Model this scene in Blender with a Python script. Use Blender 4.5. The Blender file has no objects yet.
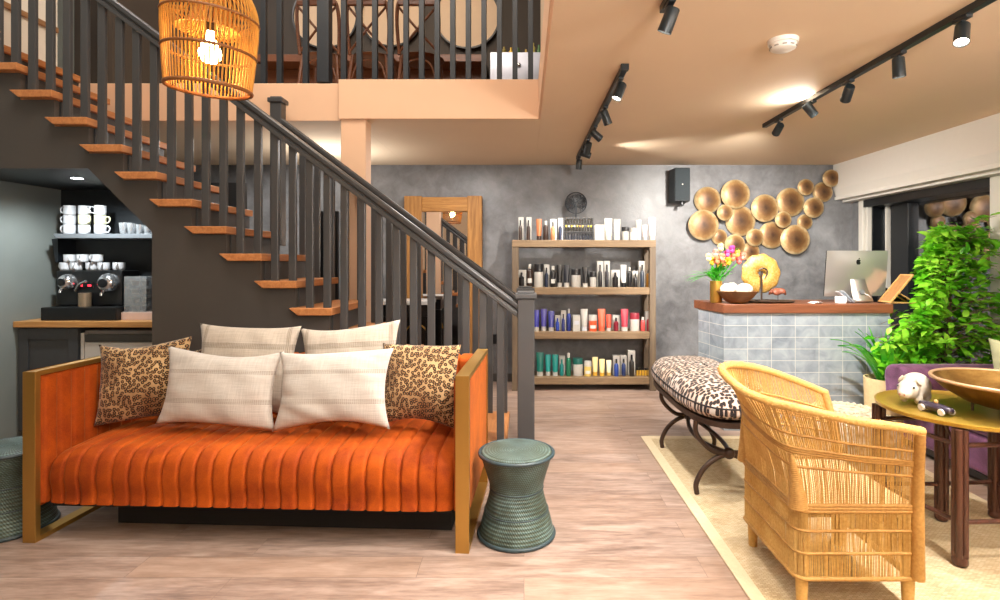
import bpy, bmesh, math, random
from mathutils import Matrix, Vector
random.seed(7)
PI = math.pi
COL = bpy.context.scene.collection
SC = bpy.context.scene
CX, CY, F, EYE = 524.0, 262.0, 540.0, 1.35     # optical axis in the 1000x600 frame, focal length in pixels, eye height


def at(px, py, y):
    """World point at distance y along the optical axis that is seen at (px, py)."""
    return ((px - CX) / F * y, y, EYE - (py - CY) / F * y)


def X(px, y):
    return (px - CX) / F * y


def Zh(py, y):
    return EYE - (py - CY) / F * y


def lin(h):
    h = h.lstrip('#')
    o = []
    for i in (0, 2, 4):
        v = int(h[i:i + 2], 16) / 255
        o.append(v / 12.92 if v <= 0.04045 else ((v + 0.055) / 1.055) ** 2.4)
    return (o[0], o[1], o[2], 1)


# ------------------------------------------------------------------ materials
class NT:
    def __init__(s, name):
        s.m = bpy.data.materials.new(name)
        s.m.use_nodes = True
        s.t = s.m.node_tree
        s.b = s.t.nodes['Principled BSDF']
        s.out = s.t.nodes['Material Output']
        s.co = s.t.nodes.new('ShaderNodeTexCoord').outputs['Object']

    def n(s, kind, **kw):
        nd = s.t.nodes.new('ShaderNode' + kind)
        for k, v in kw.items():
            if k.startswith('i_'):
                key = k[2:].replace('_', ' ')
                tgt = nd.inputs[int(key)] if key.isdigit() else nd.inputs[key]
                s.put(tgt, v)
            else:
                setattr(nd, k, v)
        return nd

    def put(s, sock, v):
        if isinstance(v, bpy.types.NodeSocket):
            s.t.links.new(v, sock)
        else:
            sock.default_value = v

    def set(s, **kw):
        for k, v in kw.items():
            s.put(s.b.inputs[k.replace('_', ' ')], v)

    def mapv(s, scale=(1, 1, 1), rot=(0, 0, 0), loc=(0, 0, 0), src=None):
        return s.n('Mapping', i_Vector=src or s.co, i_Scale=scale, i_Rotation=rot, i_Location=loc).outputs[0]

    def noise(s, scale, detail=3, rough=.5, vec=None, dist=0):
        return s.n('TexNoise', i_Vector=vec or s.co, i_Scale=scale, i_Detail=detail, i_Roughness=rough, i_Distortion=dist).outputs[0]

    def ramp(s, fac, stops, mode='LINEAR'):
        nd = s.n('ValToRGB', i_Fac=fac)
        cr = nd.color_ramp
        cr.interpolation = mode
        while len(cr.elements) < len(stops):
            cr.elements.new(0.5)
        for e, (p, c) in zip(cr.elements, stops):
            e.position = p
            e.color = lin(c) if isinstance(c, str) else (c, c, c, 1)
        return nd.outputs[0]

    def mix(s, fac, a, b, mode='MIX'):
        nd = s.n('Mix', data_type='RGBA', blend_type=mode)
        s.put(nd.inputs[0], fac)
        s.put(nd.inputs[6], lin(a) if isinstance(a, str) else a)
        s.put(nd.inputs[7], lin(b) if isinstance(b, str) else b)
        return nd.outputs[2]

    def math(s, op, a, b=0.0, c=None):
        nd = s.n('Math', operation=op)
        s.put(nd.inputs[0], a)
        s.put(nd.inputs[1], b)
        if c is not None:
            s.put(nd.inputs[2], c)
        return nd.outputs[0]

    def bump(s, h, strength=.3, dist=.01):
        s.put(s.b.inputs['Normal'], s.n('Bump', i_Height=h, i_Strength=strength, i_Distance=dist).outputs[0])


def plain(name, col, rough=.5, metal=0, var=.06, vscale=25, bump=0, bscale=120, sheen=0, coat=0, spec=.5, trans=0):
    """Base colour with slight tonal mottling and an optional fine bump."""
    t = NT(name)
    f = t.noise(vscale, 3)
    c = lin(col)
    d = [max(0, x * (1 - var * 2)) for x in c[:3]] + [1]
    e = [min(1, x * (1 + var * 2)) for x in c[:3]] + [1]
    t.set(Base_Color=t.mix(f, tuple(d), tuple(e)), Roughness=rough, Metallic=metal)
    t.b.inputs['Specular IOR Level'].default_value = spec
    if sheen:
        t.b.inputs['Sheen Weight'].default_value = sheen
        t.b.inputs['Sheen Roughness'].default_value = .35
    if coat:
        t.b.inputs['Coat Weight'].default_value = coat
    if trans:
        t.b.inputs['Transmission Weight'].default_value = trans
    if bump:
        t.bump(t.noise(bscale, 4), bump)
    return t.m


def wood(name, c1, c2, axis='X', rough=.5, scale=6, bump=.15):
    t = NT(name)
    sc = {'X': (.7, 9, 9), 'Y': (9, .7, 9), 'Z': (9, 9, .7)}[axis]
    v = t.mapv(scale=sc)
    g = t.noise(scale, 6, .65, v, .6)
    g2 = t.noise(scale * .35, 2, .5, v)
    f = t.math('ADD', t.math('MULTIPLY', g, .7), t.math('MULTIPLY', g2, .3))
    t.set(Base_Color=t.ramp(f, [(.3, c1), (.7, c2)]), Roughness=rough)
    t.bump(g, bump)
    return t.m


def emit(name, col, strength, base='#ffffff'):
    t = NT(name)
    t.set(Base_Color=lin(base), Roughness=.3)
    t.b.inputs['Emission Color'].default_value = lin(col)
    t.b.inputs['Emission Strength'].default_value = strength
    return t.m


# ------------------------------------------------------------------ geometry
class G:
    """Collects vertices and faces of one mesh."""

    def __init__(s):
        s.v, s.f = [], []

    def add(s, vs, fs):
        b = len(s.v)
        s.v += [tuple(p) for p in vs]
        s.f += [tuple(b + i for i in f) for f in fs]
        return s

    def box(s, lo, hi):
        (a, b, c), (d, e, f) = lo, hi
        return s.add([(a, b, c), (d, b, c), (d, e, c), (a, e, c), (a, b, f), (d, b, f), (d, e, f), (a, e, f)],
                     [(0, 3, 2, 1), (4, 5, 6, 7), (0, 1, 5, 4), (1, 2, 6, 5), (2, 3, 7, 6), (3, 0, 4, 7)])

    def cbox(s, c, sz, rot=None):
        h = [x / 2 for x in sz]
        g = G().box((-h[0], -h[1], -h[2]), tuple(h))
        m = Matrix.Translation(c) @ (rot.to_4x4() if rot else Matrix.Identity(4))
        return s.add([m @ Vector(p) for p in g.v], g.f)

    def prism(s, poly, y0, y1, plane='XZ'):
        n = len(poly)
        mk = {'XZ': lambda p, y: (p[0], y, p[1]), 'XY': lambda p, y: (p[0], p[1], y), 'YZ': lambda p, y: (y, p[0], p[1])}[plane]
        vs = [mk(p, y0) for p in poly] + [mk(p, y1) for p in poly]
        fs = [tuple(range(n)), tuple(range(2 * n - 1, n - 1, -1))]
        fs += [(i, n + i, n + (i + 1) % n, (i + 1) % n) for i in range(n)]
        return s.add(vs, fs)

    def tube(s, pts, r, seg=8, closed=False, caps=True):
        pts = [Vector(p) for p in pts]
        n = len(pts)
        rs = r if isinstance(r, (list, tuple)) else [r] * n
        vs, fs = [], []
        up = None
        for i in range(n):
            if closed:
                d = pts[(i + 1) % n] - pts[i - 1]
            else:
                d = pts[min(i + 1, n - 1)] - pts[max(i - 1, 0)]
            d = d.normalized() if d.length > 1e-9 else Vector((0, 0, 1))
            if up is None:
                up = Vector((0, 0, 1)) if abs(d.z) < .9 else Vector((0, 1, 0))
                up = (up - d * up.dot(d)).normalized()
            else:
                q = up - d * up.dot(d)
                up = q.normalized() if q.length > 1e-6 else up
            w = d.cross(up)
            for k in range(seg):
                a = 2 * PI * k / seg
                vs.append(pts[i] + (up * math.cos(a) + w * math.sin(a)) * rs[i])
        m = n if closed else n - 1
        for i in range(m):
            for k in range(seg):
                a, b = i * seg + k, i * seg + (k + 1) % seg
                j = ((i + 1) % n) * seg
                fs.append((a, b, j + (k + 1) % seg, j + k))
        if caps and not closed:
            fs.append(tuple(range(seg - 1, -1, -1)))
            fs.append(tuple(range((n - 1) * seg, n * seg)))
        return s.add(vs, fs)

    def lathe(s, prof, c=(0, 0, 0), seg=32, sx=1, sy=1, caps=True):
        vs, fs = [], []
        n = len(prof)
        for r, z in prof:
            for k in range(seg):
                a = 2 * PI * k / seg
                vs.append((c[0] + r * math.cos(a) * sx, c[1] + r * math.sin(a) * sy, c[2] + z))
        for i in range(n - 1):
            for k in range(seg):
                a, b = i * seg + k, i * seg + (k + 1) % seg
                fs.append((a, b, b + seg, a + seg))
        if caps and prof[0][0] > 1e-6:
            fs.append(tuple(range(seg - 1, -1, -1)))
        if caps and prof[-1][0] > 1e-6:
            fs.append(tuple(range((n - 1) * seg, n * seg)))
        return s.add(vs, fs)

    def ball(s, c, r, seg=16, rings=10):
        r = r if isinstance(r, (tuple, list)) else (r, r, r)
        vs, fs = [], []
        for i in range(rings + 1):
            t = PI * i / rings
            for k in range(seg):
                a = 2 * PI * k / seg
                vs.append((c[0] + r[0] * math.sin(t) * math.cos(a), c[1] + r[1] * math.sin(t) * math.sin(a), c[2] - r[2] * math.cos(t)))
        for i in range(rings):
            for k in range(seg):
                a, b = i * seg + k, i * seg + (k + 1) % seg
                fs.append((a, b, b + seg, a + seg))
        return s.add(vs, fs)

    def grid(s, fn, nu, nv, cu=False, cv=False):
        vs = [fn(i / (nu if cu else nu - 1), j / (nv if cv else nv - 1)) for i in range(nu) for j in range(nv)]
        fs = []
        for i in range(nu if cu else nu - 1):
            for j in range(nv if cv else nv - 1):
                i2, j2 = (i + 1) % nu, (j + 1) % nv
                fs.append((i * nv + j, i2 * nv + j, i2 * nv + j2, i * nv + j2))
        return s.add(vs, fs)

    def xf(s, m):
        s.v = [tuple(m @ Vector(p)) for p in s.v]
        return s


WM = {}     # world matrix of everything built so far


def mesh_obj(name, g, mat, parent=None, M=None, local=False, smooth=40, bevel=0, bseg=2, solid=0, loc=None, subsurf=0):
    """Link G as ONE mesh object. Vertices are world coordinates unless local; M is the object's own world matrix."""
    W = M or (WM[parent.name] if parent else (Matrix.Translation(loc) if loc else Matrix.Identity(4)))
    me = bpy.data.meshes.new(name)
    inv = W.inverted()
    vs = g.v if local else [tuple(inv @ Vector(p)) for p in g.v]
    me.from_pydata(vs, [], g.f)
    bm = bmesh.new()
    bm.from_mesh(me)
    bmesh.ops.remove_doubles(bm, verts=bm.verts, dist=1e-6)
    bmesh.ops.recalc_face_normals(bm, faces=bm.faces)
    bm.to_mesh(me)
    bm.free()
    if smooth:
        me.polygons.foreach_set('use_smooth', [True] * len(me.polygons))
        if smooth < 180:
            me.set_sharp_from_angle(angle=math.radians(smooth))
    me.materials.append(mat)
    o = bpy.data.objects.new(name, me)
    COL.objects.link(o)
    if parent:
        o.parent = parent
        o.matrix_local = WM[parent.name].inverted() @ W
    else:
        o.matrix_world = W
    WM[o.name] = W.copy()
    if bevel:
        b = o.modifiers.new('Bevel', 'BEVEL')
        b.width, b.segments, b.limit_method, b.angle_limit = bevel, bseg, 'ANGLE', math.radians(35)
    if solid:
        q = o.modifiers.new('Solidify', 'SOLIDIFY')
        q.thickness = solid
    if subsurf:
        q = o.modifiers.new('Subdivision', 'SUBSURF')
        q.levels = q.render_levels = subsurf
    return o


def tag(o, label, cat, group=None, kind=None):
    o['label'] = label
    o['category'] = cat
    if group:
        o['group'] = group
    if kind:
        o['kind'] = kind
    return o


def thing(name, label, cat, loc=(0, 0, 0), rz=0, group=None, kind=None):
    o = bpy.data.objects.new(name, None)
    o.empty_display_size = .05
    COL.objects.link(o)
    W = Matrix.Translation(loc) @ Matrix.Rotation(rz, 4, 'Z')
    o.matrix_world = W
    WM[o.name] = W
    return tag(o, label, cat, group, kind)


def struct(name, g, mat, **kw):
    o = mesh_obj(name, g, mat, **kw)
    if not kw.get('parent'):
        o['kind'] = 'structure'
    return o


def dup(root, W, label=None, group=None):
    """A copy of a thing, its parts and their sub-parts, placed at world matrix W."""
    r = root.copy()
    COL.objects.link(r)
    r.matrix_world = W
    WM[r.name] = W.copy()
    if label:
        r['label'] = label
    if group:
        r['group'] = group

    def rec(src, dst):
        for ch in [c for c in src.children]:
            c = ch.copy()
            COL.objects.link(c)
            c.parent = dst
            rec(ch, c)
    rec(root, r)
    return r


def catmull(P, n, closed=False):
    P = [Vector(p) for p in P]
    out = []
    m = len(P) if closed else len(P) - 1
    for i in range(m):
        if closed:
            a, b, c, d = P[i - 1], P[i], P[(i + 1) % len(P)], P[(i + 2) % len(P)]
        else:
            b, c = P[i], P[i + 1]
            a = P[i - 1] if i > 0 else b * 2 - c
            d = P[i + 2] if i + 2 < len(P) else c * 2 - b
        for k in range(n):
            t = k / n
            out.append(.5 * ((2 * b) + (c - a) * t + (2 * a - 5 * b + 4 * c - d) * t * t + (3 * b - a - 3 * c + d) * t ** 3))
    if not closed:
        out.append(P[-1])
    return out


def resample(P, n):
    P = [Vector(p) for p in P]
    L = [0]
    for a, b in zip(P, P[1:]):
        L.append(L[-1] + (b - a).length)
    out, j = [], 0
    for i in range(n):
        t = L[-1] * i / (n - 1)
        while j < len(P) - 2 and L[j + 1] < t:
            j += 1
        k = (t - L[j]) / max(1e-9, L[j + 1] - L[j])
        out.append(P[j].lerp(P[j + 1], min(1, max(0, k))))
    return out


# ------------------------------------------------------------------ camera
cd = bpy.data.cameras.new('camera')
cam = bpy.data.objects.new('camera', cd)
COL.objects.link(cam)
cam.location = (0, 0, EYE)
cam.rotation_euler = (PI / 2, 0, 0)
cd.sensor_width = 36
cd.lens = 36 * F / 1000
cd.shift_x = (500 - CX) / 1000
cd.shift_y = -(300 - CY) / 1000
cd.clip_start = .05
SC.camera = cam
SC.view_settings.view_transform = 'Standard'
SC.view_settings.look = 'None'
SC.view_settings.gamma = 1
SC.view_settings.use_curve_mapping = False
# ================================================================== materials of the room
def floor_mat():
    t = NT('floor_planks')
    v = t.mapv(scale=(1, 1, 1))
    br = t.n('TexBrick', i_Vector=v, i_Scale=1.0, i_Mortar_Size=.0016, i_Mortar_Smooth=.3, i_Bias=0, i_Brick_Width=1.25, i_Row_Height=.165,
             i_Color1=(0, 0, 0, 1), i_Color2=(1, 1, 1, 1), i_Mortar=(.5, .5, .5, 1))
    br.offset = .37
    per = br.outputs[0]
    sep = t.n('SeparateXYZ', i_Vector=t.co)
    off = t.math('MULTIPLY', t.n('SeparateColor', i_Color=per).outputs[0], 7.3)
    vv = t.n('CombineXYZ', i_X=t.math('MULTIPLY', t.math('ADD', sep.outputs[0], off), 1.1), i_Y=t.math('MULTIPLY', sep.outputs[1], 7), i_Z=off).outputs[0]
    g = t.noise(2.4, 8, .62, vv, .35)
    g2 = t.noise(9, 4, .6, vv, 0)
    f = t.math('ADD', t.math('MULTIPLY', g, .66), t.math('MULTIPLY', g2, .34))
    c = t.ramp(f, [(.28, '#5c4b43'), (.43, '#836e63'), (.57, '#a08b7f'), (.74, '#b9a79b')])
    c = t.mix(t.math('MULTIPLY', t.n('SeparateColor', i_Color=per).outputs[0], .35), c, '#a98a72')
    c = t.mix(t.math('MULTIPLY', br.outputs[1], .55), c, '#5d4a40')
    t.set(Base_Color=c, Roughness=.42)
    t.bump(t.math('SUBTRACT', g, t.math('MULTIPLY', br.outputs[1], 2)), .12, .004)
    return t.m


def plaster_mat(name, a, b, rough=.5):
    t = NT(name)
    n1 = t.noise(1.3, 6, .6, None, .6)
    n2 = t.noise(7, 5, .65, None, .4)
    f = t.math('ADD', t.math('MULTIPLY', n1, .6), t.math('MULTIPLY', n2, .4))
    t.set(Base_Color=t.ramp(f, [(.32, a), (.68, b)]), Roughness=t.n('MapRange', i_Value=n2, i_3=rough - .1, i_4=rough + .18).outputs[0])
    t.bump(t.math('ADD', n2, t.math('MULTIPLY', t.noise(40, 4), .25)), .16, .02)
    return t.m


m_floor = floor_mat()
m_plaster = plaster_mat('grey_plaster', '#4f4e50', '#8f9092', .38)
m_ceiling = plain('ceiling_paint', '#e4ccae', .85, var=.012, vscale=3, bump=.03)
m_peach = plain('peach_paint', '#dab291', .7, var=.02, vscale=4)
m_white = plain('white_paint', '#ece8e0', .5, var=.01)
m_dark = plain('charcoal_paint', '#45423f', .55, var=.03, vscale=5)
m_stair = plain('stair_paint', '#3f3f40', .33, var=.03, vscale=8)
m_riser = plain('riser_paint', '#3f4448', .45, var=.03)
m_alcove = plain('alcove_paint', '#7a807c', .5, var=.06, vscale=4)
m_alcove_dark = plain('alcove_back_paint', '#1b1f22', .5, var=.05)
m_upper = plain('upper_wall_paint', '#3b332c', .7, var=.06, vscale=4)
m_cream = plain('upper_cream_paint', '#d6cfc2', .7, var=.02)
m_bent0 = wood('dado_rail_wood', '#7d5a3c', '#9c7650', 'Y', .5)
m_room = plain('room_paint', '#c9b49a', .8, var=.02)
m_tread = wood('tread_wood', '#9a5f33', '#c98a55', 'Y', .42, 5)
m_frame_white = plain('window_frame_paint', '#dedad0', .4, var=.01)
m_black = plain('black_aluminium', '#15191d', .35, var=.05)
m_black_satin = plain('black_satin', '#101113', .3, var=.05)

CEIL, UP = 2.45, 2.745
YB = 6.12          # back wall
XW, XL = 3.72, -3.79
XV, YV = .127, 4.15  # edges of the double-height void
YS = 3.40          # plane of the staircase side

struct('floor', G().box((XL - .1, -3.2, -.06), (XW + .15, YB + .1, 0)), m_floor, smooth=0)
struct('wall_back', G().box((XL - .1, YB, 0), (XW + .15, YB + .12, CEIL + .3)), m_plaster, smooth=0)
struct('wall_left', G().box((XL - .12, -3.2, 0), (XL, YB, 5.3)), m_alcove, smooth=0)
# shop front behind the viewer
struct('wall_front', G().box((XL, -3.3, 0), (XW, -3.2, 5.3)), m_room, smooth=0)
# ceiling of the low part of the room: slab to the right of the void, and the upper floor behind it
struct('ceiling', G().box((XV, -3.2, CEIL), (XW + .1, YB, UP)), m_ceiling, smooth=0)
struct('ceiling_under_gallery', G().box((-1.32, YV, CEIL), (XV - .001, YB, UP)), m_ceiling, smooth=0)
struct('ceiling_behind_stairs', G().box((XL, 4.21, CEIL), (-1.321, YB, UP - .003)), m_ceiling, smooth=0)
# fascia boards round the void
struct('trim_1', G().box((-1.42, YV - .018, CEIL - .004), (XV - .001, YV - .0005, UP + .004)), m_peach, smooth=0, bevel=.003)
struct('trim_2', G().box((XL, 4.192, CEIL - .004), (-1.421, 4.2095, UP - .01)), m_peach, smooth=0, bevel=.003)
struct('trim_3', G().box((XV - .018, -3.2, CEIL - .004), (XV - .0005, YV - .019, UP + .004)), m_peach, smooth=0, bevel=.003)
struct('column_1', G().box((X(341, 4.16), 4.152, 0), (X(366, 4.16), 4.30, CEIL)), m_peach, smooth=0, bevel=.006)
# the upper storey
struct('wall_upper_back', G().box((X(240, 6.3), 6.3, UP), (2.2, 6.4, 5.3)), m_upper, smooth=0)
struct('wall_upper_side', G().box((X(240, 6.3) - .1, 4.35, UP), (X(240, 6.3), 6.4, 5.3)), m_upper, smooth=0)
struct('wall_upper_left', G().box((-3.68, 3.30, 2.0), (-3.62, 4.19, 5.3)), m_cream, smooth=0)
struct('baseboard_upper', G().box((-3.6195, 3.42, UP + .001), (-3.605, 4.18, UP + .09)), m_dark, smooth=0)
struct('trim_6', G().box((-3.6195, 3.42, 3.12), (-3.60, 4.18, 3.16)), m_bent0, smooth=0, bevel=.003)
struct('wall_upper_dark', G().box((XL, 4.55, UP), (X(240, 6.3) - .1, 4.65, 5.3)), m_upper, smooth=0)
struct('wall_upper_right', G().box((1.3, YV, UP), (1.4, 6.3, 5.3)), m_upper, smooth=0)
struct('wall_void', G().box((XV, -3.2, UP), (XV + .1, YV, 5.3)), m_room, smooth=0)
struct('floor_upper', G().box((-1.32, YV, UP), (2.2, 6.3, UP + .003)), wood('upper_floor_wood', '#5a3c28', '#7a5538', 'X'), smooth=0)
struct('ceiling_upper', G().box((XL, -3.2, 5.3), (2.2, 6.4, 5.4)), m_room, smooth=0)

# --- understairs wall, cut out for the coffee alcove and stepped under the treads
RISE, RUN = .1692, .2165


def nose(n):
    return -1.195 - (n - 6) * RUN


def ztop(n):
    return 1.064 + (n - 6) * RISE


TH = .046
pts = [(-2.342, 0), (nose(1) - .03, 0)]
for n in range(1, 17):
    pts += [(nose(n) - .03, ztop(n) - TH), (nose(n + 1) - .03, ztop(n) - TH)]
pts += [(-4.6, ztop(16) - TH), (-4.6, 1.94), (-2.745, 1.94), (-2.342, 1.54)]
struct('wall_stairs', G().prism(pts, YS, YS + .04), m_dark, smooth=0)
# alcove shell
a0, a1, aR = YS + .041, 4.42, -2.342
struct('wall_alcove_back', G().box((XL + .001, a1, 0), (aR + .05, a1 + .05, 2.0)), m_alcove_dark, smooth=0)
struct('wall_alcove_side', G().box((aR, a0, 0), (aR + .05, a1 - .001, 1.54)), m_alcove_dark, smooth=0)
struct('ceiling_alcove', G().prism([(XL + .001, 1.94), (-2.745, 1.94), (-2.342, 1.54), (-2.342, 1.60), (-2.72, 1.985), (XL + .001, 1.985)], a0, a1 - .001), m_alcove_dark, smooth=0)

# --- window wall on the right: white blind box, frame, dark mirror-like glass, night outside
hb = G().prism([(3.50, CEIL - .001), (3.50, 2.17), (3.53, 2.085), (XW + .1, 2.085), (XW + .1, CEIL - .001)], -3.2, YB - .002, 'XZ')
struct('trim_4', hb, m_white, smooth=0, bevel=.004)
struct('trim_5', G().box((3.515, -3.2, 2.05), (XW + .1, YB - .003, 2.0845)).box((3.60, -3.2, 2.025), (XW + .1, YB - .003, 2.0495)), m_white, smooth=0, bevel=.003)
wy0, wy1 = YB - .16, -3.0
win = struct('window_1', G().box((3.69, wy0 - .07, 0), (3.79, wy0, 2.024)).box((3.69, 4.17, 0), (3.79, 4.28, 2.024)).box((3.69, 1.2, 0), (3.79, 1.3, 2.024))
             .box((3.69, -3.2, 0), (3.79, -3.1, 2.024)), m_frame_white, smooth=0, bevel=.004)
struct('window_frame', G().box((3.70, 4.28, 1.945), (3.93, wy0 - .07, 2.024)).box((3.80, wy0 - .07, 0), (3.93, wy0 + .08, 2.024))
       .box((3.86, 5.43, 0), (3.93, 5.68, 1.945)).box((3.70, 4.28, 0), (3.93, wy0 - .07, .06)).box((3.70, -3.1, 1.945), (3.93, 4.17, 2.024)).box((3.80, 4.17, 0), (3.93, 4.28, 2.024)), m_black, parent=win, smooth=0, bevel=.004)
struct('window_sash', G().box((3.715, wy0 - .115, 0), (3.765, wy0 - .085, 1.944)).box((3.85, wy0 - .22, 0), (3.90, wy0 - .20, 1.944)), m_frame_white, parent=win, smooth=0, bevel=.003)


def glass_mat():
    t = NT('coated_window_glass')
    g = t.n('BsdfGlossy', i_Color=(.86, .88, .92, 1), i_Roughness=.015)
    tr = t.n('BsdfTransparent', i_Color=(.45, .5, .55, 1))
    lw = t.n('LayerWeight', i_Blend=.35)
    f = t.math('ADD', t.math('MULTIPLY', lw.outputs[0], .7), .30)
    mx = t.n('MixShader')
    t.put(mx.inputs[0], f)
    t.put(mx.inputs[1], tr.outputs[0])
    t.put(mx.inputs[2], g.outputs[0])
    t.t.links.new(mx.outputs[0], t.out.inputs['Surface'])
    return t.m


struct('window_glass', G().box((3.915, -3.1, 0), (3.925, wy0 + .05, 2.02)), glass_mat(), parent=win, smooth=0)
struct('wall_right', G().box((XW, wy0, 0), (XW + .1, YB, 2.024)), m_plaster, smooth=0)
struct('exterior_wall', G().box((6.2, -4, -.5), (6.3, 8, 4)), plain('night_wall', '#14181d', .8), smooth=0)
struct('exterior_ground', G().box((XW + .16, -4, -.3), (6.2, 8, -.1)), plain('night_paving', '#1d1e20', .8), smooth=0)
struct('baseboard_back', G().box((XL + .2, YB - .015, 0), (XW, YB - .0005, .09)), m_dark, smooth=0, bevel=.003)

# ================================================================== staircase
stair = thing('staircase', 'dark grey staircase with wooden treads rising behind the orange sofa', 'staircase', (nose(1), YS, 0))
SY1 = 4.10
for n in range(1, 17):
    x0, x1 = nose(n + 1), nose(n)
    zt = ztop(n)
    # near end of the tread overhangs the side wall and is cut back at an angle
    poly = [(x0 - .045, YS - .06), (x1, YS - .06), (x1, SY1), (x0 - .03, SY1), (x0 - .03, YS + .04)]
    g = G().box((x0 - .03, YS - .0005, zt - TH), (x1 + .004, SY1, zt))
    g.prism([(x0 + .012, zt - TH), (x1 + .004, zt - TH), (x1 + .004, zt), (x0 - .045, zt), (x0 - .038, zt - .008)], YS - .06, YS - .0005)
    mesh_obj('tread', g, m_tread, stair, smooth=0, bevel=.006)
    g = G().box((x1 - .034, YS + .042, max(0, zt - RISE - (.05 if n == 1 else 0))), (x1 - .022, SY1, zt - TH - .001))
    mesh_obj('riser', g, m_riser, stair, smooth=0)
# stringer on the far side
fs = [(nose(1) - .03, 0)]
for n in range(1, 17):
    fs += [(nose(n) - .03, ztop(n) - TH), (nose(n + 1) - .03, ztop(n) - TH)]
fs += [(nose(17) - .03, ztop(16) - TH - .42), (nose(1) - .35, 0)]
mesh_obj('stringer', G().prism(fs, SY1 - .045, SY1 - .003), m_stair, stair, smooth=0)
sl = RISE / RUN


def railz(x):      # underside of the near handrail
    return Zh(101 + .752 * (524 + x / 3.38 * F - 250), 3.38) - .094


def rail(name, y, xa, xb):
    # profile (y offset, height) swept along the slope
    prof = [(-.030, 0), (.030, 0), (.030, .030), (.022, .036), (.022, .046), (.040, .052), (.043, .082), (.030, .093), (-.030, .093), (-.043, .082), (-.040, .052), (-.022, .046), (-.022, .036), (-.030, .030)]
    g = G()
    n = len(prof)
    vs = [(x, y + p[0], railz(x) + p[1]) for x in (xa, xb) for p in prof]
    g.add(vs, [tuple(range(n)), tuple(range(2 * n - 1, n - 1, -1))] + [(i, (i + 1) % n, n + (i + 1) % n, n + i) for i in range(n)])
    return mesh_obj(name, g, m_stair, stair, smooth=0, bevel=.003)


XN = X(526, 3.38)
rail('handrail', 3.38, -3.9, XN - .05)
XT = X(278, 4.06)
rail('handrail', 4.06, XT, XN - .05)


def newel(x, y, z0, z1, w=.105):
    g = G().box((x - w / 2, y - w / 2, z0), (x + w / 2, y + w / 2, z1 - .045)).box((x - w / 2 - .014, y - w / 2 - .014, z1 - .045), (x + w / 2 + .014, y + w / 2 + .014, z1 - .012))
    h = w / 2 - .012
    g.prism([(x - h - .012, y - h - .012), (x + h + .012, y - h - .012), (x + h + .012, y + h + .012), (x - h - .012, y + h + .012)], z1 - .012, z1, 'XY')
    return mesh_obj('newel_post', g, m_stair, stair, smooth=0, bevel=.005)


newel(XN, 3.38, 0, 1.168)
newel(XN, 4.06, 0, 1.168)
newel(XT, 4.06, ztop(9) - .1, 2.585, .085)
BW, BD = .046, .026
for n in range(1, 17):
    for dx in (.112, .222):
        x = nose(n) - .257 + dx
        g = G().box((x - BW / 2, 3.38 - BD / 2, ztop(n) - .004), (x + BW / 2, 3.38 + BD / 2, railz(x) + .02))
        mesh_obj('baluster', g, m_stair, stair, smooth=0, bevel=.004)
        if x > XT + .08:
            g = G().box((x - BW / 2, 4.06 - BD / 2, ztop(n) - .004), (x + BW / 2, 4.06 + BD / 2, railz(x) + .02))
            mesh_obj('baluster', g, m_stair, stair, smooth=0, bevel=.004)
# upper landing the stairs arrive at
struct('floor_landing', G().box((-4.6, YS + .001, UP - .05), (nose(17) - .035, 4.19, UP)), m_dark, smooth=0)

# ================================================================== gallery railing of the upper floor
gal = thing('gallery_railing', 'dark railing with square balusters on the peach fascia of the upper floor', 'railing', (-.5, 4.2, UP))
m_gal = plain('gallery_metal', '#23272c', .4)
for i in range(14):
    px = 344 + 15.55 * (i - 0)
    x = X(px, 4.22)
    if x > XV - .03:
        break
    mesh_obj('baluster', G().box((x - .02, 4.20, UP + .0035), (x + .02, 4.24, 3.82)), m_gal, gal, smooth=0, bevel=.002)
for px in (248, 264, 280, 306):
    x = X(px, 4.25)
    mesh_obj('baluster', G().box((x - .02, 4.23, UP + .0035), (x + .02, 4.27, 3.82)), m_gal, gal, smooth=0, bevel=.002)
x = X(324, 4.22)
mesh_obj('post', G().box((x - .046, 4.19, UP + .0035), (x + .046, 4.28, 3.85)), m_gal, gal, smooth=0, bevel=.003)
mesh_obj('handrail', G().box((X(244, 4.22), 4.19, 3.82), (XV, 4.28, 3.88)), m_gal, gal, smooth=0, bevel=.004)

# ================================================================== things upstairs
m_mir = plain('mirror_reflection_cream', '#cbb194', .6, var=.02)  # matte cream stands for the bright ceiling reflected in the round mirrors
m_mrim = plain('mirror_rim_dark', '#1e1814', .4)


def silvered(name, tint=(.92, .92, .92, 1), rough=.02):
    t = NT(name)
    t.set(Base_Color=tint, Metallic=1.0, Roughness=rough)
    return t.m


m_mirror = silvered('mirror_silver')
for (px, rr, lab) in ((325.5, 31, 'round pale mirror upstairs beside the thick railing post'), (391.5, 29, 'round pale mirror upstairs, middle of the three'),
                      (467.5, 31, 'round pale mirror upstairs nearest the silver cabinet')):
    c = at(px, 17, 6.27)
    R = rr / F * 6.27
    mr = thing('hanging_mirror', lab, 'mirror', c, 0, 'round mirrors upstairs')
    g = G().lathe([(R, 0), (R + .018, .0), (R + .018, .03), (R, .03), (R, 0)], seg=48)
    g.f = [f for f in g.f if len(f) == 4]
    g.xf(Matrix.Translation(c) @ Matrix.Rotation(PI / 2, 4, 'X'))
    mesh_obj('rim', g, m_mrim, mr)
    g = G().lathe([(R, 0), (R, .012)], seg=48).xf(Matrix.Translation(c) @ Matrix.Rotation(PI / 2, 4, 'X'))
    mesh_obj('disc', g, m_mir, mr)
m_bent = wood('bentwood', '#5a3320', '#7d4c2e', 'X', .4)
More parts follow.
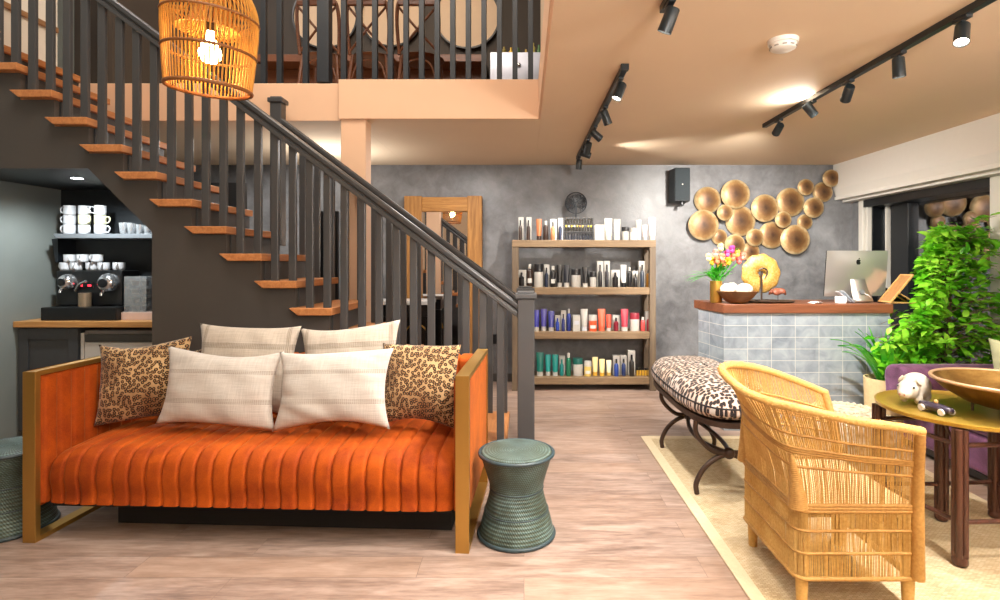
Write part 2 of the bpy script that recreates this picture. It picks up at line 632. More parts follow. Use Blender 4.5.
dk = tag(mesh_obj('wall_mounted_counter', G().box((X(262, 6.1), 5.95, 3.56), (X(486, 6.1), 6.295, 3.64)).box((X(262, 6.1), 6.2, 3.40), (X(486, 6.1), 6.295, 3.56)), m_bent, smooth=0, bevel=.004),
         'brown wooden ledge under the round mirrors upstairs', 'counter', kind='thing')


def bentchair(px, rot, lab, proto=None):
    c = (X(px, 4.95), 4.95, UP + .0035)
    if proto:
        return dup(proto, Matrix.Translation(c) @ Matrix.Rotation(rot, 4, 'Z'), lab)
    t = thing('dining_chair', lab, 'chair', c, 0, 'bentwood chairs upstairs')
    o = Vector(c)
    g = G().ball((0, 0, .45), (.205, .205, .022), 20, 8)
    g.v = [(x, y, max(.435, z)) for x, y, z in g.v]
    mesh_obj('seat', G().add([Vector(p) + o for p in g.v], g.f), m_bent, t)
    for sx in (-1, 1):
        mesh_obj('leg', G().tube([o + Vector((sx * .15, -.15, .44)), o + Vector((sx * .19, -.2, 0))], [.017, .014]), m_bent, t)
        mesh_obj('leg', G().tube([o + Vector((sx * .15, .14, .44)), o + Vector((sx * .18, .21, 0))], [.017, .014]), m_bent, t)
    P = [(-.17, -.16, .44), (-.185, -.19, .7), (-.17, -.215, .86), (-.13, -.22, .885), (0, -.235, .89), (.13, -.22, .885), (.17, -.215, .86), (.185, -.19, .7), (.17, -.16, .44)]
    mesh_obj('back_frame', G().tube([o + Vector(p) for p in catmull(P, 6)], .016), m_bent, t)
    g = G()
    for s in (-1, 1):
        g.tube([o + Vector(p) for p in catmull([(s * .165, -.215, .84), (0, -.22, .64), (-s * .165, -.165, .47)], 6)], .011)
    mesh_obj('cross_brace', g, m_bent, t)
    g = G().box((-.17, -.245, .84), (.17, -.215, .895))
    mesh_obj('top_rail', G().add([Vector(p) + o for p in g.v], g.f), m_bent, t, bevel=.01)
    g = G()
    g.tube([o + Vector(p) for p in catmull([(-.16, -.17, .2), (-.1, -.16, .36), (0, -.15, .40), (.1, -.16, .36), (.16, -.17, .2)], 6)], .009)
    mesh_obj('hoop', g, m_bent, t)
    return t


bc = bentchair(326, 0, 'bentwood chair upstairs nearest the thick railing post')
bentchair(374, 0, 'middle bentwood chair of the row upstairs', bc)
bentchair(422, 0, 'bentwood chair upstairs nearest the silver cabinet', bc)
m_silver = plain('silver_front', '#b9bac4', .28, .55, var=.08, vscale=6)
cb = thing('cabinet', 'silver cabinet with a round knob on the upper floor', 'cabinet', (0, 5.7, UP))
x0, x1, zt = X(490, 5.6), X(547, 5.6), Zh(52, 5.6)
mesh_obj('body', G().box((x0, 5.6, UP + .004), (x1, 6.0, zt)), m_silver, cb, smooth=0, bevel=.006)
mesh_obj('door', G().box((x0 + .03, 5.585, UP + .03), (x1 - .02, 5.5995, zt - .06)), m_silver, cb, smooth=0, bevel=.004)
mesh_obj('knob', G().ball((X(519, 5.57), 5.572, Zh(65, 5.57)), .022), plain('knob_steel', '#d8d8d8', .2, .9), cb)
rj = random.Random(3)
for i, (px, col, hh) in enumerate(((504, '#8a7a3a', .10), (511, '#c9a43a', .13), (518, '#4b6a3a', .09), (526, '#b79a55', .11), (533, '#d0c070', .14), (539, '#3d6b3c', .16))):
    y = 5.72 + (i % 2) * .1
    x = X(px, y)
    o = mesh_obj('bottle', G().lathe([(.02, 0), (.026, .01), (.026, hh * .65), (.012, hh * .8), (.012, hh), (0, hh)], (x, y, zt + .0005), 14), plain('vial_%d' % i, col, .25), loc=(x, y, zt))
    tag(o, ('ochre', 'golden', 'mossy green', 'tan', 'straw yellow', 'dark green')[i] + ' bottle standing on the silver cabinet upstairs', 'bottle', 'bottles on the silver cabinet')
# ================================================================== orange sofa
def velvet(name, a, b, sheen=.5, scol=(1, .55, .25, 1)):
    t = NT(name)
    f = t.math('ADD', t.math('MULTIPLY', t.noise(5, 4, .6, None, .8), .7), t.math('MULTIPLY', t.noise(220, 2), .3))
    t.set(Base_Color=t.ramp(f, [(.35, a), (.65, b)]), Roughness=.75)
    t.b.inputs['Sheen Weight'].default_value = sheen
    t.b.inputs['Sheen Roughness'].default_value = .3
    t.b.inputs['Sheen Tint'].default_value = scol
    t.b.inputs['Specular IOR Level'].default_value = .2
    t.bump(t.noise(400, 2), .06, .002)
    return t.m


def brushed(name, col, rough=.3, sc=(4, 4, 120)):
    t = NT(name)
    f = t.noise(6, 3, .5, t.mapv(scale=sc))
    c = lin(col)
    t.set(Base_Color=t.mix(f, tuple(x * .88 for x in c[:3]) + (1,), c), Metallic=.85, Roughness=rough)
    return t.m


m_velvet = velvet('orange_velvet', '#86320b', '#b85410', .22, (1, .6, .2, 1))
m_brass = brushed('brushed_brass', '#c2974f', .34)
m_under = plain('black_lining_and_shade', '#131313', .9)

W_, D_ = 2.158, .79
ang = -math.radians(2.58)
SM = Matrix.Translation((-2.41, 2.594, 0)) @ Matrix.Rotation(ang, 4, 'Z')
sofa = thing('sofa', 'orange velvet channel-tufted sofa with flat brass side frames', 'sofa', (-2.41, 2.594, 0), ang)


def sfa(name, g, mat, **kw):
    return mesh_obj(name, G().add([SM @ Vector(p) for p in g.v], g.f), mat, sofa, **kw)


def chan(t):          # cross-section of one channel, 0..1 -> 0..1
    return max(0.0, 1 - abs(2 * t - 1) ** 5) ** .5


def channel_panel(path, xa, xb, nch, depth, per=10):
    """Channels side by side between xa and xb, each following path [(y, z, ny, nz)]."""
    g = G()
    nu = nch * per + 1

    def f(u, v):
        q = u * nch
        h = chan(q - math.floor(q)) if 0 < u < 1 else 0
        y, z, ny, nz = path[round(v * (len(path) - 1))]
        return (xa + (xb - xa) * u, y + ny * (h - 1) * depth, z + nz * (h - 1) * depth)
    return g.grid(f, nu, len(path))


FT = .064
# seat: bowed front edge, rolled over onto a slightly crowned top
path = []
y0, zb, ztp, R = .03, .175, .462, .10
for i in range(7):
    z = zb + (ztp - .02 - R - zb) * i / 6
    path.append((y0 + .006 * math.sin(i), z, -1, 0))
for i in range(1, 10):
    a = PI / 2 * i / 10
    path.append((y0 + R - R * math.cos(a), ztp - .02 - R + R * math.sin(a), -math.cos(a), math.sin(a)))
for i in range(12):
    k = i / 11
    path.append((y0 + R + (.70 - y0 - R) * k, ztp - .02 + .025 * math.sin(PI * (.15 + .7 * k)) - .012, 0, 1))
g = channel_panel(path, FT + .02, W_ - FT - .02, 24, .016)
def soften(p):      # the pad rolls down towards both arms
    e = max(0, 1 - min(p[0] - FT - .02, W_ - FT - .02 - p[0]) / .20)
    k = max(0, (p[2] - .25) / .2)
    return (p[0], p[1] + .02 * e * e, p[2] - .045 * e ** 2.5 * min(1, k))


g.v = [soften(p) for p in g.v]
sfa('seat', g, m_velvet, smooth=75)
sfa('seat_base', G().box((FT + .03, .06, .155), (W_ - FT - .03, .70, .36)), m_under, smooth=0)
sfa('shade_block', G().box((.30, .215, .0005), (W_ - .12, .74, .154)), m_under, smooth=0)  # black block added to stand in for the deep shade under the seat
# back: rolled top rail with channels on its face
pb = [(.66, .40 + .36 * i / 8, -1, 0) for i in range(9)]
for i in range(1, 9):
    a = PI / 2 * i / 8
    pb.append((.66 + .035 * (1 - math.cos(a)), .76 + .035 * math.sin(a), -math.cos(a), math.sin(a)))
pb.append((.78, .795, 0, 1))
pb.append((.782, .79, .7, .7))
g = channel_panel(pb, FT + .015, W_ - FT - .015, 24, .016)
sfa('backrest', g, m_velvet, smooth=75)
sfa('back_panel', G().box((FT + .004, .70, .17), (W_ - FT - .004, .78, .776)), m_velvet, smooth=0, bevel=.01)
for side in (0, 1):
    xo = 0 if side == 0 else W_ - FT
    h = .822
    g = G()
    b = .028
    g.box((xo, 0, 0), (xo + FT, b, h)).box((xo, D_ - b, 0), (xo + FT, D_, h)).box((xo, b, h - .022), (xo + FT, D_ - b, h)).box((xo, b, 0), (xo + FT, D_ - b, .022))
    sfa('side_frame', g, m_brass, smooth=0, bevel=.002)
    # upholstered arm panel held in the frame, channels on the inner face
    nchan = 9
    ya, yb = b + .002, D_ - b - .002
    inner = xo + FT + .016 if side == 0 else xo - .016
    sgn = 1 if side == 0 else -1

    def arm(u, v):
        q = u * nchan
        hgt = chan(q - math.floor(q)) if 0 < u < 1 else 0
        return (inner + sgn * (hgt - 1) * .02, ya + (yb - ya) * u, .18 + (h - .03 - .18) * v)
    sfa('arm_channels', G().grid(arm, nchan * 10 + 1, 2), m_velvet, smooth=75)
    lo, hi = (xo + .006, xo + FT - .003) if side == 0 else (xo + .003, xo + FT - .006)
    sfa('arm_panel', G().box((lo, ya, .165), (hi, yb, h - .0225)), m_velvet, smooth=0, bevel=.008)

# ================================================================== cushions


def cushion_geo(w, h, T, ear=.07, seed=0, n=34):
    rj = random.Random(seed)
    ph = [rj.uniform(0, 6.28) for _ in range(8)]
    g = G()

    def f(u, v, s):
        a, b = 2 * u - 1, 2 * v - 1
        x = w / 2 * a * (1 - ear * (1 - b * b) * abs(a) ** 3)
        z = h / 2 * b * (1 - ear * 1.25 * (1 - a * a) * abs(b) ** 3)
        t = max(0, (1 - abs(a) ** 2.4)) ** .55 * max(0, (1 - abs(b) ** 2.4)) ** .55
        e = (1 - t)
        wr = .0045 * math.sin(9 * a + 5 * b + ph[0]) + .004 * math.sin(6 * b - 11 * a * b + ph[1]) + .003 * math.sin(17 * a * abs(b) + ph[2] + 7 * b)
        z += .012 * math.sin(2.2 * a + ph[3]) * abs(b) ** 2
        return (x, s * (T / 2 * t + wr * t * (.4 + e)), z)
    g.grid(lambda u, v: f(u, v, -1), n, n)
    g.grid(lambda u, v: f(u, v, 1), n, n)
    return g


def cushion(name, lab, c, w, h, T, mat, rz=0, tilt=0, roll=0, seed=0, ear=.07, group=None, rest=None):
    """Placed at c; if rest is given the lowest point is set down on that height."""
    R = Matrix.Rotation(rz, 4, 'Z') @ Matrix.Rotation(tilt, 4, 'X') @ Matrix.Rotation(roll, 4, 'Y')
    g = cushion_geo(w, h, T, ear, seed)
    c = Vector(c)
    if rest is not None:
        c.z = rest - min((R @ Vector(p)).z for p in g.v)
    M = Matrix.Translation(c) @ R
    o = mesh_obj(name, g, mat, M=M, local=True, smooth=180)
    return tag(o, lab, 'cushion', group)


def linen_mat(name, a, b, bands, band='#9c9186'):
    """Slub linen with woven stitched bands at the given heights (fraction of the cushion half height in metres)."""
    t = NT(name)
    sep = t.n('SeparateXYZ', i_Vector=t.co)
    weave = t.math('ADD', t.math('MULTIPLY', t.noise(3, 3, .6, t.mapv(scale=(4, 4, 120))), .5), t.math('MULTIPLY', t.noise(3, 3, .6, t.mapv(scale=(120, 4, 4))), .5))
    c = t.ramp(weave, [(.35, a), (.65, b)])
    dash = t.math('GREATER_THAN', t.math('SINE', t.math('MULTIPLY', sep.outputs[0], 620)), -.2)
    m = None
    for ax, p, wd in bands:
        s = sep.outputs[ax]
        d = t.math('ABSOLUTE', t.math('SUBTRACT', s, p))
        k = t.math('LESS_THAN', d, wd)
        l = t.math('GREATER_THAN', t.math('SINE', t.math('MULTIPLY', s, 900)), .1)
        k = t.math('MULTIPLY', k, t.math('MULTIPLY', t.math('ADD', t.math('MULTIPLY', dash, .5), .5), t.math('ADD', t.math('MULTIPLY', l, .7), .3)))
        m = k if m is None else t.math('MAXIMUM', m, k)
    t.set(Base_Color=t.mix(m, c, band), Roughness=.9)
    t.b.inputs['Sheen Weight'].default_value = .15
    t.b.inputs['Specular IOR Level'].default_value = .15
    t.bump(weave, .25, .004)
    return t.m


def leopard_mat(name, scale, base, tan, spot, dark=None, ring=True, flat=(0, 2)):
    t = NT(name)
    sp = t.n('SeparateXYZ', i_Vector=t.co)
    t.co = t.n('CombineXYZ', i_X=sp.outputs[flat[0]], i_Y=sp.outputs[flat[1]], i_Z=0.0).outputs[0]
    dv = t.n('TexNoise', i_Vector=t.co, i_Scale=scale * .8, i_Detail=2)
    v = t.n('VectorMath', operation='ADD', i_0=t.co, i_1=t.n('VectorMath', operation='SCALE', i_0=dv.outputs[1], i_Scale=.35 / scale).outputs[0]).outputs[0]
    vo = t.n('TexVoronoi', voronoi_dimensions='2D', i_Vector=v, i_Scale=scale, i_Randomness=.85)
    d = vo.outputs[0]
    brk = t.noise(scale * 1.9, 2)
    if ring:
        r = t.math('MULTIPLY', t.math('GREATER_THAN', d, .19), t.math('LESS_THAN', d, .46))
        r = t.math('MULTIPLY', r, t.math('GREATER_THAN', brk, .37))
        inn = t.math('LESS_THAN', d, .28)
    else:
        r = t.math('LESS_THAN', t.math('ADD', d, t.math('MULTIPLY', brk, .45)), .64)
        inn = t.math('LESS_THAN', d, .52)
    ground = t.ramp(t.noise(3.2, 3, .5, None, .4), [(.35, base), (.66, dark or base)])
    c = t.mix(t.math('MULTIPLY', inn, .75), ground, tan)
    c = t.mix(t.math('MULTIPLY', r, .95), c, spot)
    t.set(Base_Color=c, Roughness=.85)
    t.b.inputs['Sheen Weight'].default_value = .2
    t.b.inputs['Specular IOR Level'].default_value = .2
    t.bump(t.noise(250, 2), .15, .003)
    return t.m


m_leo = leopard_mat('leopard_plush', 50, '#d3b383', '#8a5a30', '#1c120c', '#6f4727')
m_lin_f = linen_mat('linen_front', '#b7b0a8', '#d0cac2', [(2, .085, .010), (2, -.065, .012)])
m_lin_b = linen_mat('linen_back', '#ada294', '#cabfb2', [(2, .13, .016), (0, -.245, .012), (0, .245, .012)], '#857a6c')
SEATZ = .468
cushion('cushion', 'linen cushion leaning on the sofa back, its corner against the dark stair wall', (X(247, 3.1), 3.09, .705), .605, .52, .13, m_lin_b, rz=ang, tilt=-.15, roll=.02, seed=1, ear=.12, group='linen cushions', rest=SEATZ)
cushion('cushion', 'linen cushion leaning on the sofa back in front of the balusters', (X(350, 3.05), 3.05, .70), .585, .51, .13, m_lin_b, rz=ang - .03, tilt=-.15, roll=-.06, seed=2, ear=.12, group='linen cushions', rest=SEATZ)
cushion('cushion', 'front white linen cushion overlapping the leopard cushion by the brass corner near the coffee alcove', (X(223, 2.9), 2.875, .648), .64, .41, .14, m_lin_f, rz=ang + .03, tilt=-.22, roll=.02, seed=3, ear=.12, group='linen cushions', rest=SEATZ)
cushion('cushion', 'front white linen cushion overlapping the leopard cushion by the drum stool', (X(335, 2.85), 2.825, .648), .63, .41, .14, m_lin_f, rz=ang - .05, tilt=-.22, roll=-.03, seed=4, ear=.12, group='linen cushions', rest=SEATZ)
cushion('cushion', 'leopard print cushion at the sofa end near the coffee alcove', (X(149, 3.0), 2.96, .675), .48, .435, .13, m_leo, rz=ang + .16, tilt=-.16, roll=-.04, seed=5, ear=.10, group='leopard cushions', rest=SEATZ)
cushion('cushion', 'leopard print cushion tucked behind the linen and leopard cushions, only its top edge showing', (X(174, 3.17), 3.165, .65), .37, .375, .06, m_leo, rz=ang, tilt=-.08, seed=8, ear=.06, group='leopard cushions', rest=SEATZ)
cushion('cushion', 'leopard print cushion at the sofa end near the drum stool', (X(419, 2.9), 2.90, .672), .46, .44, .13, m_leo, rz=ang - .2, tilt=-.17, roll=-.02, seed=6, ear=.10, group='leopard cushions', rest=SEATZ)

# ================================================================== drum stools
def stool_mat():
    t = NT('woven_verdigris')
    sep = t.n('SeparateXYZ', i_Vector=t.co)
    rad = t.math('SQRT', t.math('ADD', t.math('POWER', sep.outputs[0], 2), t.math('POWER', sep.outputs[1], 2)))
    angl = t.math('ARCTAN2', sep.outputs[1], sep.outputs[0])
    rows = t.math('SINE', t.math('MULTIPLY', t.math('ADD', sep.outputs[2], t.math('MULTIPLY', rad, 1.0)), 480))
    cols = t.math('SINE', t.math('ADD', t.math('MULTIPLY', angl, 90), t.math('MULTIPLY', sep.outputs[2], 360)))
    w = t.math('ADD', t.math('MULTIPLY', rows, .35), t.math('MULTIPLY', cols, .22))
    f = t.math('ADD', t.math('MULTIPLY', t.noise(9, 5, .6), .8), t.math('MULTIPLY', w, .35))
    c = t.ramp(f, [(.15, '#121c20'), (.38, '#2d4042'), (.55, '#48646b'), (.8, '#7f9b9f')])
    c = t.mix(t.math('MULTIPLY', t.noise(5, 3), .38), c, '#6b7247')
    t.set(Base_Color=c, Roughness=.5)
    t.bump(w, .6, .004)
    return t.m


m_stool, m_stoolrim = stool_mat(), plain('stool_rim', '#2f4046', .4, var=.1)


def stool(loc, lab, proto=None):
    if proto:
        return dup(proto, Matrix.Translation(loc), lab)
    t = thing('drum_stool', lab, 'stool', loc, 0, 'woven drum stools')
    prof = [(.178, .004), (.185, .012), (.183, .03), (.168, .09), (.150, .15), (.137, .20), (.132, .232), (.136, .26), (.150, .31), (.166, .36), (.176, .39), (.179, .402)]
    P = [Vector((r, 0, z)) for r, z in prof]
    pr = [(p.x, p.z) for p in catmull(P, 4)]
    mesh_obj('body', G().lathe(pr, loc, 56), m_stool, t, smooth=60)
    mesh_obj('top', G().lathe([(.176, .398), (.174, .412), (.15, .418), (.10, .419), (.05, .417), (0, .416)], loc, 56), m_stool, t, smooth=60)
    g = G()
    for r, z, q in ((.183, .404, .009), (.186, .010, .0095), (.132, .235, .004), (.157, .128, .003)):
        g.tube([(loc[0] + r * math.cos(a * PI / 28), loc[1] + r * math.sin(a * PI / 28), loc[2] + z) for a in range(56)], q, 8, True)
    mesh_obj('rim', g, m_stoolrim, t, smooth=60)
    return t


st = stool((X(516.5, 2.69), 2.69, 0), 'green woven drum stool beside the newel post and the brass sofa end')
stool((-2.615, 2.75, 0), 'green woven drum stool partly hidden by the sofa end near the coffee alcove', st)

# ================================================================== rattan pendant lamp
m_rattan = plain('rattan', '#c98f3c', .55, var=.12, vscale=40)
m_rattan_d = plain('rattan_binding', '#8a5626', .55, var=.12, vscale=40)
LY = 2.25
lc = Vector(at(209, 89, LY))
lamp = thing('pendant_lamp', 'rattan cage pendant lamp glowing over the orange sofa', 'lamp', lc)
LMx = Matrix.Translation(lc) @ Matrix.Rotation(math.radians(3.5), 4, 'Y') @ Matrix.Rotation(math.radians(3), 4, 'X')
prof = [(.158, 0), (.167, .10), (.174, .20), (.177, .27), (.171, .33), (.146, .39), (.107, .44), (.06, .475), (.03, .485)]
PP = [(p.x, p.z) for p in catmull([Vector((r, 0, z)) for r, z in prof], 3)]
g = G()
NR = 66
for k in range(NR):
    a = 2 * PI * k / NR
    g.tube([(r * math.cos(a), r * math.sin(a), z) for r, z in PP], .0032, 5, caps=False)
mesh_obj('cage', g.xf(LMx), m_rattan, lamp, smooth=60)
g = G()
for r, z, q in ((.159, 0, .008), (.171, .145, .0065), (.178, .285, .0055), (.112, .436, .0055), (.04, .483, .007)):
    g.tube([(r * math.cos(a * PI / 32), r * math.sin(a * PI / 32), z) for a in range(64)], q, 8, True)
mesh_obj('hoop', g.xf(LMx), m_rattan_d, lamp, smooth=60)
# inner skirt of thinner canes, drawn in towards the lamp holder
g = G()
for k in range(60):
    a = 2 * PI * (k + .5) / 60
    g.tube([(r * math.cos(a + tw), r * math.sin(a + tw), z) for r, z, tw in ((.172, .30, 0), (.13, .235, .08), (.09, .25, .18), (.045, .37, .25))], .0028, 4, caps=False)
mesh_obj('inner_canes', g.xf(LMx), m_rattan, lamp, smooth=60)
mesh_obj('lamp_holder', G().lathe([(.0, .235), (.018, .235), (.02, .30), (.012, .33), (.004, .34), (.004, .52), (0, .52)], seg=16).xf(LMx), m_black, lamp, smooth=50)
mesh_obj('bulb', G().lathe([(0, .105), (.024, .109), (.040, .128), (.043, .148), (.034, .18), (.017, .206), (.014, .236), (0, .236)], seg=20).xf(LMx), emit('bulb_glow', '#ffc98a', 60), lamp, smooth=180)
topw = LMx @ Vector((0, 0, .515))
mesh_obj('cord', G().tube([topw, topw + Vector((0, 0, .3)), (topw.x, topw.y, 5.299)], .004, 6), m_black, lamp)
BULB = LMx @ Vector((0, 0, .13))

# ================================================================== coffee alcove
m_oak = wood('oak_worktop', '#a06c36', '#cf9a5c', 'X', .4)
m_cab = plain('cabinet_paint', '#3c3d3e', .5, var=.04)
m_steel = plain('fridge_steel', '#c9c2b8', .4, .25, var=.02)
m_chrome = plain('chrome', '#d5d6d8', .18, .9, var=.02)
m_mach = plain('machine_black', '#121314', .3, var=.05)
m_porc = plain('porcelain', '#c9cbce', .25, var=.01)
m_porc_y = plain('porcelain_cream', '#d2d0b0', .25, var=.01)
CT = Zh(321.5, 4.0)
tag(mesh_obj('worktop', G().box((XL + .003, 4.0, CT - .045), (-2.345, 4.417, CT)), m_oak, smooth=0, bevel=.004), 'oak worktop of the coffee alcove under the stairs', 'worktop')
cab = thing('cabinet', 'dark grey shaker base cabinet under the oak worktop', 'cabinet', (-3.5, 4.2, 0))
xa, xb = XL + .003, X(79, 4.03)
mesh_obj('body', G().box((xa, 4.05, .08), (xb, 4.416, CT - .046)).box((xa, 4.09, 0), (xb, 4.416, .08)), m_cab, cab, smooth=0, bevel=.002)
g = G().box((xa + .02, 4.034, .09), (xb - .004, 4.0495, CT - .055))
d = mesh_obj('door', g, m_cab, cab, smooth=0, bevel=.003)
g = G()
dx0, dx1, dz0, dz1 = xa + .02, xb - .004, .09, CT - .055
g.box((dx0, 4.022, dz0), (dx0 + .07, 4.0335, dz1)).box((dx1 - .07, 4.022, dz0), (dx1, 4.0335, dz1)).box((dx0 + .07, 4.022, dz0), (dx1 - .07, 4.0335, dz0 + .08)).box((dx0 + .07, 4.022, dz1 - .08), (dx1 - .07, 4.0335, dz1))
mesh_obj('door_frame', g, m_cab, d, smooth=0, bevel=.002)
fr = thing('fridge', 'small stainless steel fridge under the oak worktop', 'fridge', (-2.7, 4.2, 0))
fx0, fx1 = X(80.5, 4.03), -2.36
mesh_obj('body', G().box((fx0, 4.07, .02), (fx1, 4.41, CT - .075)), plain('fridge_side', '#8e8a84', .5), fr, smooth=0, bevel=.004)
mesh_obj('door', G().box((fx0 + .03, 4.03, .06), (fx1, 4.0695, CT - .16)), m_steel, fr, smooth=0, bevel=.006)
mesh_obj('top_band', G().box((fx0 + .03, 4.03, CT - .155), (fx1, 4.0695, CT - .10)), plain('fridge_band', '#55534f', .4, .5), fr, smooth=0, bevel=.004)
mesh_obj('side_strip', G().box((fx0, 4.03, .02), (fx0 + .025, 4.0695, CT - .09)), m_steel, fr, smooth=0, bevel=.003)
br = (X(122, 4.2), 4.2, CT - .0745)
tag(mesh_obj('brass_dish', G().lathe([(.0, 0), (.05, 0), (.085, .012), (.088, .016), (.05, .008), (0, .006)], br, 24), m_brass, loc=br), 'shallow brass dish on top of the small fridge', 'dish')

shz = Zh(234, 4.2)
tag(mesh_obj('wall_shelf', G().prism([(X(55, 4.17), shz), (-2.345, shz), (-2.345, shz - .035), (X(55, 4.17) + .02, shz - .035)], 4.15, 4.418), plain('shelf_grey', '#6a6f73', .4), smooth=0, bevel=.003),
    'dark shelf holding white mugs inside the coffee alcove', 'shelf', kind='thing')
mesh_obj('bracket', G().prism([(X(57, 4.3), shz - .0352), (X(57, 4.3) + .05, shz - .0352), (X(57, 4.3) + .05, shz - .22), (X(57, 4.3) + .03, shz - .22)], 4.25, 4.418), m_black, bpy.data.objects['wall_shelf'], smooth=0)


def mug(name, c, ha, mat, lab, r=.041, h=.074, grp='white mugs on the alcove shelf', cat='mug', proto=None):
    M = Matrix.Translation(c) @ Matrix.Rotation(ha, 4, 'Z')
    if proto:
        o = dup(proto, M, lab, grp)
        return o
    g = G().lathe([(0, .003), (r * .8, 0), (r * .95, .006), (r, .02), (r, h), (r - .004, h), (r - .005, .012), (0, .01)], seg=24)
    o = tag(mesh_obj(name, g, mat, M=M, local=True, smooth=50), lab, cat, grp)
    hp = catmull([(r - .002, 0, h * .82), (r + .02, 0, h * .84), (r + .028, 0, h * .55), (r + .018, 0, h * .25), (r - .002, 0, h * .2)], 5)
    hg = G().tube([M @ Vector(p) for p in hp], .005, 8)
    mesh_obj('handle', hg, mat, o, smooth=60)
    return o


pm = {}
rows = ['on the shelf itself', 'in the middle layer', 'in the top layer']
colsn = ['beside the lit alcove wall', 'in the middle of the row', 'nearest the drinking glasses']
for r_ in range(3):
    for k in range(3):
        y = 4.24 + .012 * ((r_ + k) % 2)
        px = (69.5, 84.5, 100.5)[k]
        cream = (r_ == 1 and k > 0)
        ha = (PI if k == 0 else (PI + .5 if (k == 2 and r_ == 2) else (-.4 if k == 1 else .1)))
        M = (X(px, y), y, shz + .0005 + r_ * .0748)
        key = 'y' if cream else 'w'
        lab = ('cream' if cream else 'white') + ' mug ' + rows[r_] + ' of the stack, ' + colsn[k]
        o = mug('mug', M, ha, m_porc_y if cream else m_porc, lab, proto=pm.get(key))
        pm.setdefault(key, o)
def clearglass(name, tint=(.95, .97, .98, 1), f0=.12, frost=0.0):
    t = NT(name)
    gl = t.n('BsdfGlossy', i_Color=(1, 1, 1, 1), i_Roughness=.03)
    tr = t.n('BsdfTransparent', i_Color=tint)
    lw = t.n('LayerWeight', i_Blend=.4)
    mx = t.n('MixShader')
    t.put(mx.inputs[0], t.math('ADD', t.math('MULTIPLY', lw.outputs[0], .6), f0))
    t.put(mx.inputs[1], tr.outputs[0])
    t.put(mx.inputs[2], gl.outputs[0])
    m2 = t.n('MixShader')
    m2.inputs[0].default_value = frost
    t.put(m2.inputs[1], mx.outputs[0])
    t.put(m2.inputs[2], t.n('BsdfDiffuse', i_Color=(.75, .78, .8, 1)).outputs[0])
    t.t.links.new(m2.outputs[0], t.out.inputs['Surface'])
    return t.m


m_glass = clearglass('drinking_glass', (.9, .92, .94, 1), .30, .22)
gp = None
gl_labels = ['drinking glass on the alcove shelf nearest the mugs', 'drinking glass on the alcove shelf second from the mugs', 'drinking glass on the alcove shelf third from the mugs', 'drinking glass on the alcove shelf deepest under the slope', 'drinking glass stacked upside down behind the first glass from the mugs']
for i, (px, y, hh) in enumerate(((124, 4.25, .09), (132, 4.22, .085), (140.5, 4.24, .075), (148.5, 4.22, .06), (128, 4.35, .10))):
    c = (X(px, y), y, shz + .0005)
    g = G().lathe([(0, .004), (.024, 0), (.027, .004), (.034, hh), (.032, hh), (.025, .01), (0, .01)], c, 20)
    tag(mesh_obj('drinking_glass', g, m_glass, loc=c, smooth=50), gl_labels[i], 'glass', 'drinking glasses in the alcove')

mach = thing('coffee_machine', 'black twin-head coffee machine with chrome domes on the oak worktop', 'coffee machine', (X(85, 4.1), 4.15, CT))
mx0, mx1 = X(56, 4.2), X(122, 4.2)
zt = Zh(270.5, 4.2)
mesh_obj('body', G().box((mx0, 4.20, CT + .10), (mx1, 4.40, zt)), m_mach, mach, smooth=0, bevel=.01)
mesh_obj('drip_tray', G().box((X(44, 4.08), 4.05, CT + .0005), (X(119, 4.08), 4.40, CT + .0995)), plain('tray_black', '#0e0f10', .35), mach, smooth=0, bevel=.006)
for px, py, rr in ((66, 282, .062), (107, 283, .075)):
    c = at(px, py, 4.17)
    hd = mesh_obj('brew_head', G().lathe([(rr, 0), (rr, .02), (rr * .9, .045), (rr * .6, .065), (0, .072)], seg=28).xf(Matrix.Translation((c[0], 4.1995, c[2])) @ Matrix.Rotation(PI / 2, 4, 'X')), m_chrome, mach, smooth=60)
    mesh_obj('face_ring', G().lathe([(rr * .45, .06), (rr * .45, .08), (rr * .2, .084), (0, .084)], seg=24).xf(Matrix.Translation((c[0], 4.1995, c[2])) @ Matrix.Rotation(PI / 2, 4, 'X')), m_black_satin, hd, smooth=50)
    mesh_obj('spout', G().tube([(c[0] - .02, 4.16, c[2] - rr * .8), (c[0] - .02, 4.14, c[2] - rr * 1.1), (c[0] - .02, 4.14, c[2] - rr * 1.3)], .012, 10), m_chrome, mach)
mesh_obj('lever', G().tube([at(76, 290, 4.19), at(80, 284, 4.12), at(86, 281, 4.10)], [.014, .012, .008], 10), m_chrome, mach)
c = at(85, 300, 4.15)
mesh_obj('column', G().lathe([(0, 0), (.042, 0), (.042, Zh(293, 4.15) - CT - .1), (0, Zh(293, 4.15) - CT - .1)], (c[0], 4.15, CT + .1), 24), plain('machine_bronze', '#8d7a63', .35, .4), mach, smooth=50)
mesh_obj('display', G().box((X(79, 4.199), 4.192, Zh(288, 4.199)), (X(94, 4.199), 4.1995, Zh(282, 4.199))), m_black_satin, mach, smooth=0)
g = G()
for px in (81, 89.5):
    c = at(px, 285.5, 4.19)
    g.box((c[0] - .011, 4.186, c[2] - .007), (c[0] + .011, 4.1915, c[2] + .007))
mesh_obj('indicator_lights', g, emit('red_indicator', '#ff3040', 4, '#400010'), mach, smooth=0)
cp = None
cn = ['first', 'second', 'third', 'fourth', 'fifth']
for i, px in enumerate((66, 78.5, 92, 106, 119)):
    c = (X(px, 4.28), 4.28 - .02 * (i % 2), zt + .0005)
    lab = 'white espresso cup on the coffee machine, %s from the lit alcove wall' % cn[i]
    o = mug('espresso_cup', c, PI - .2 if i == 0 else -1.2, m_porc, lab, .042, .062, 'espresso cups on the coffee machine', 'cup', cp)
    cp = cp or o
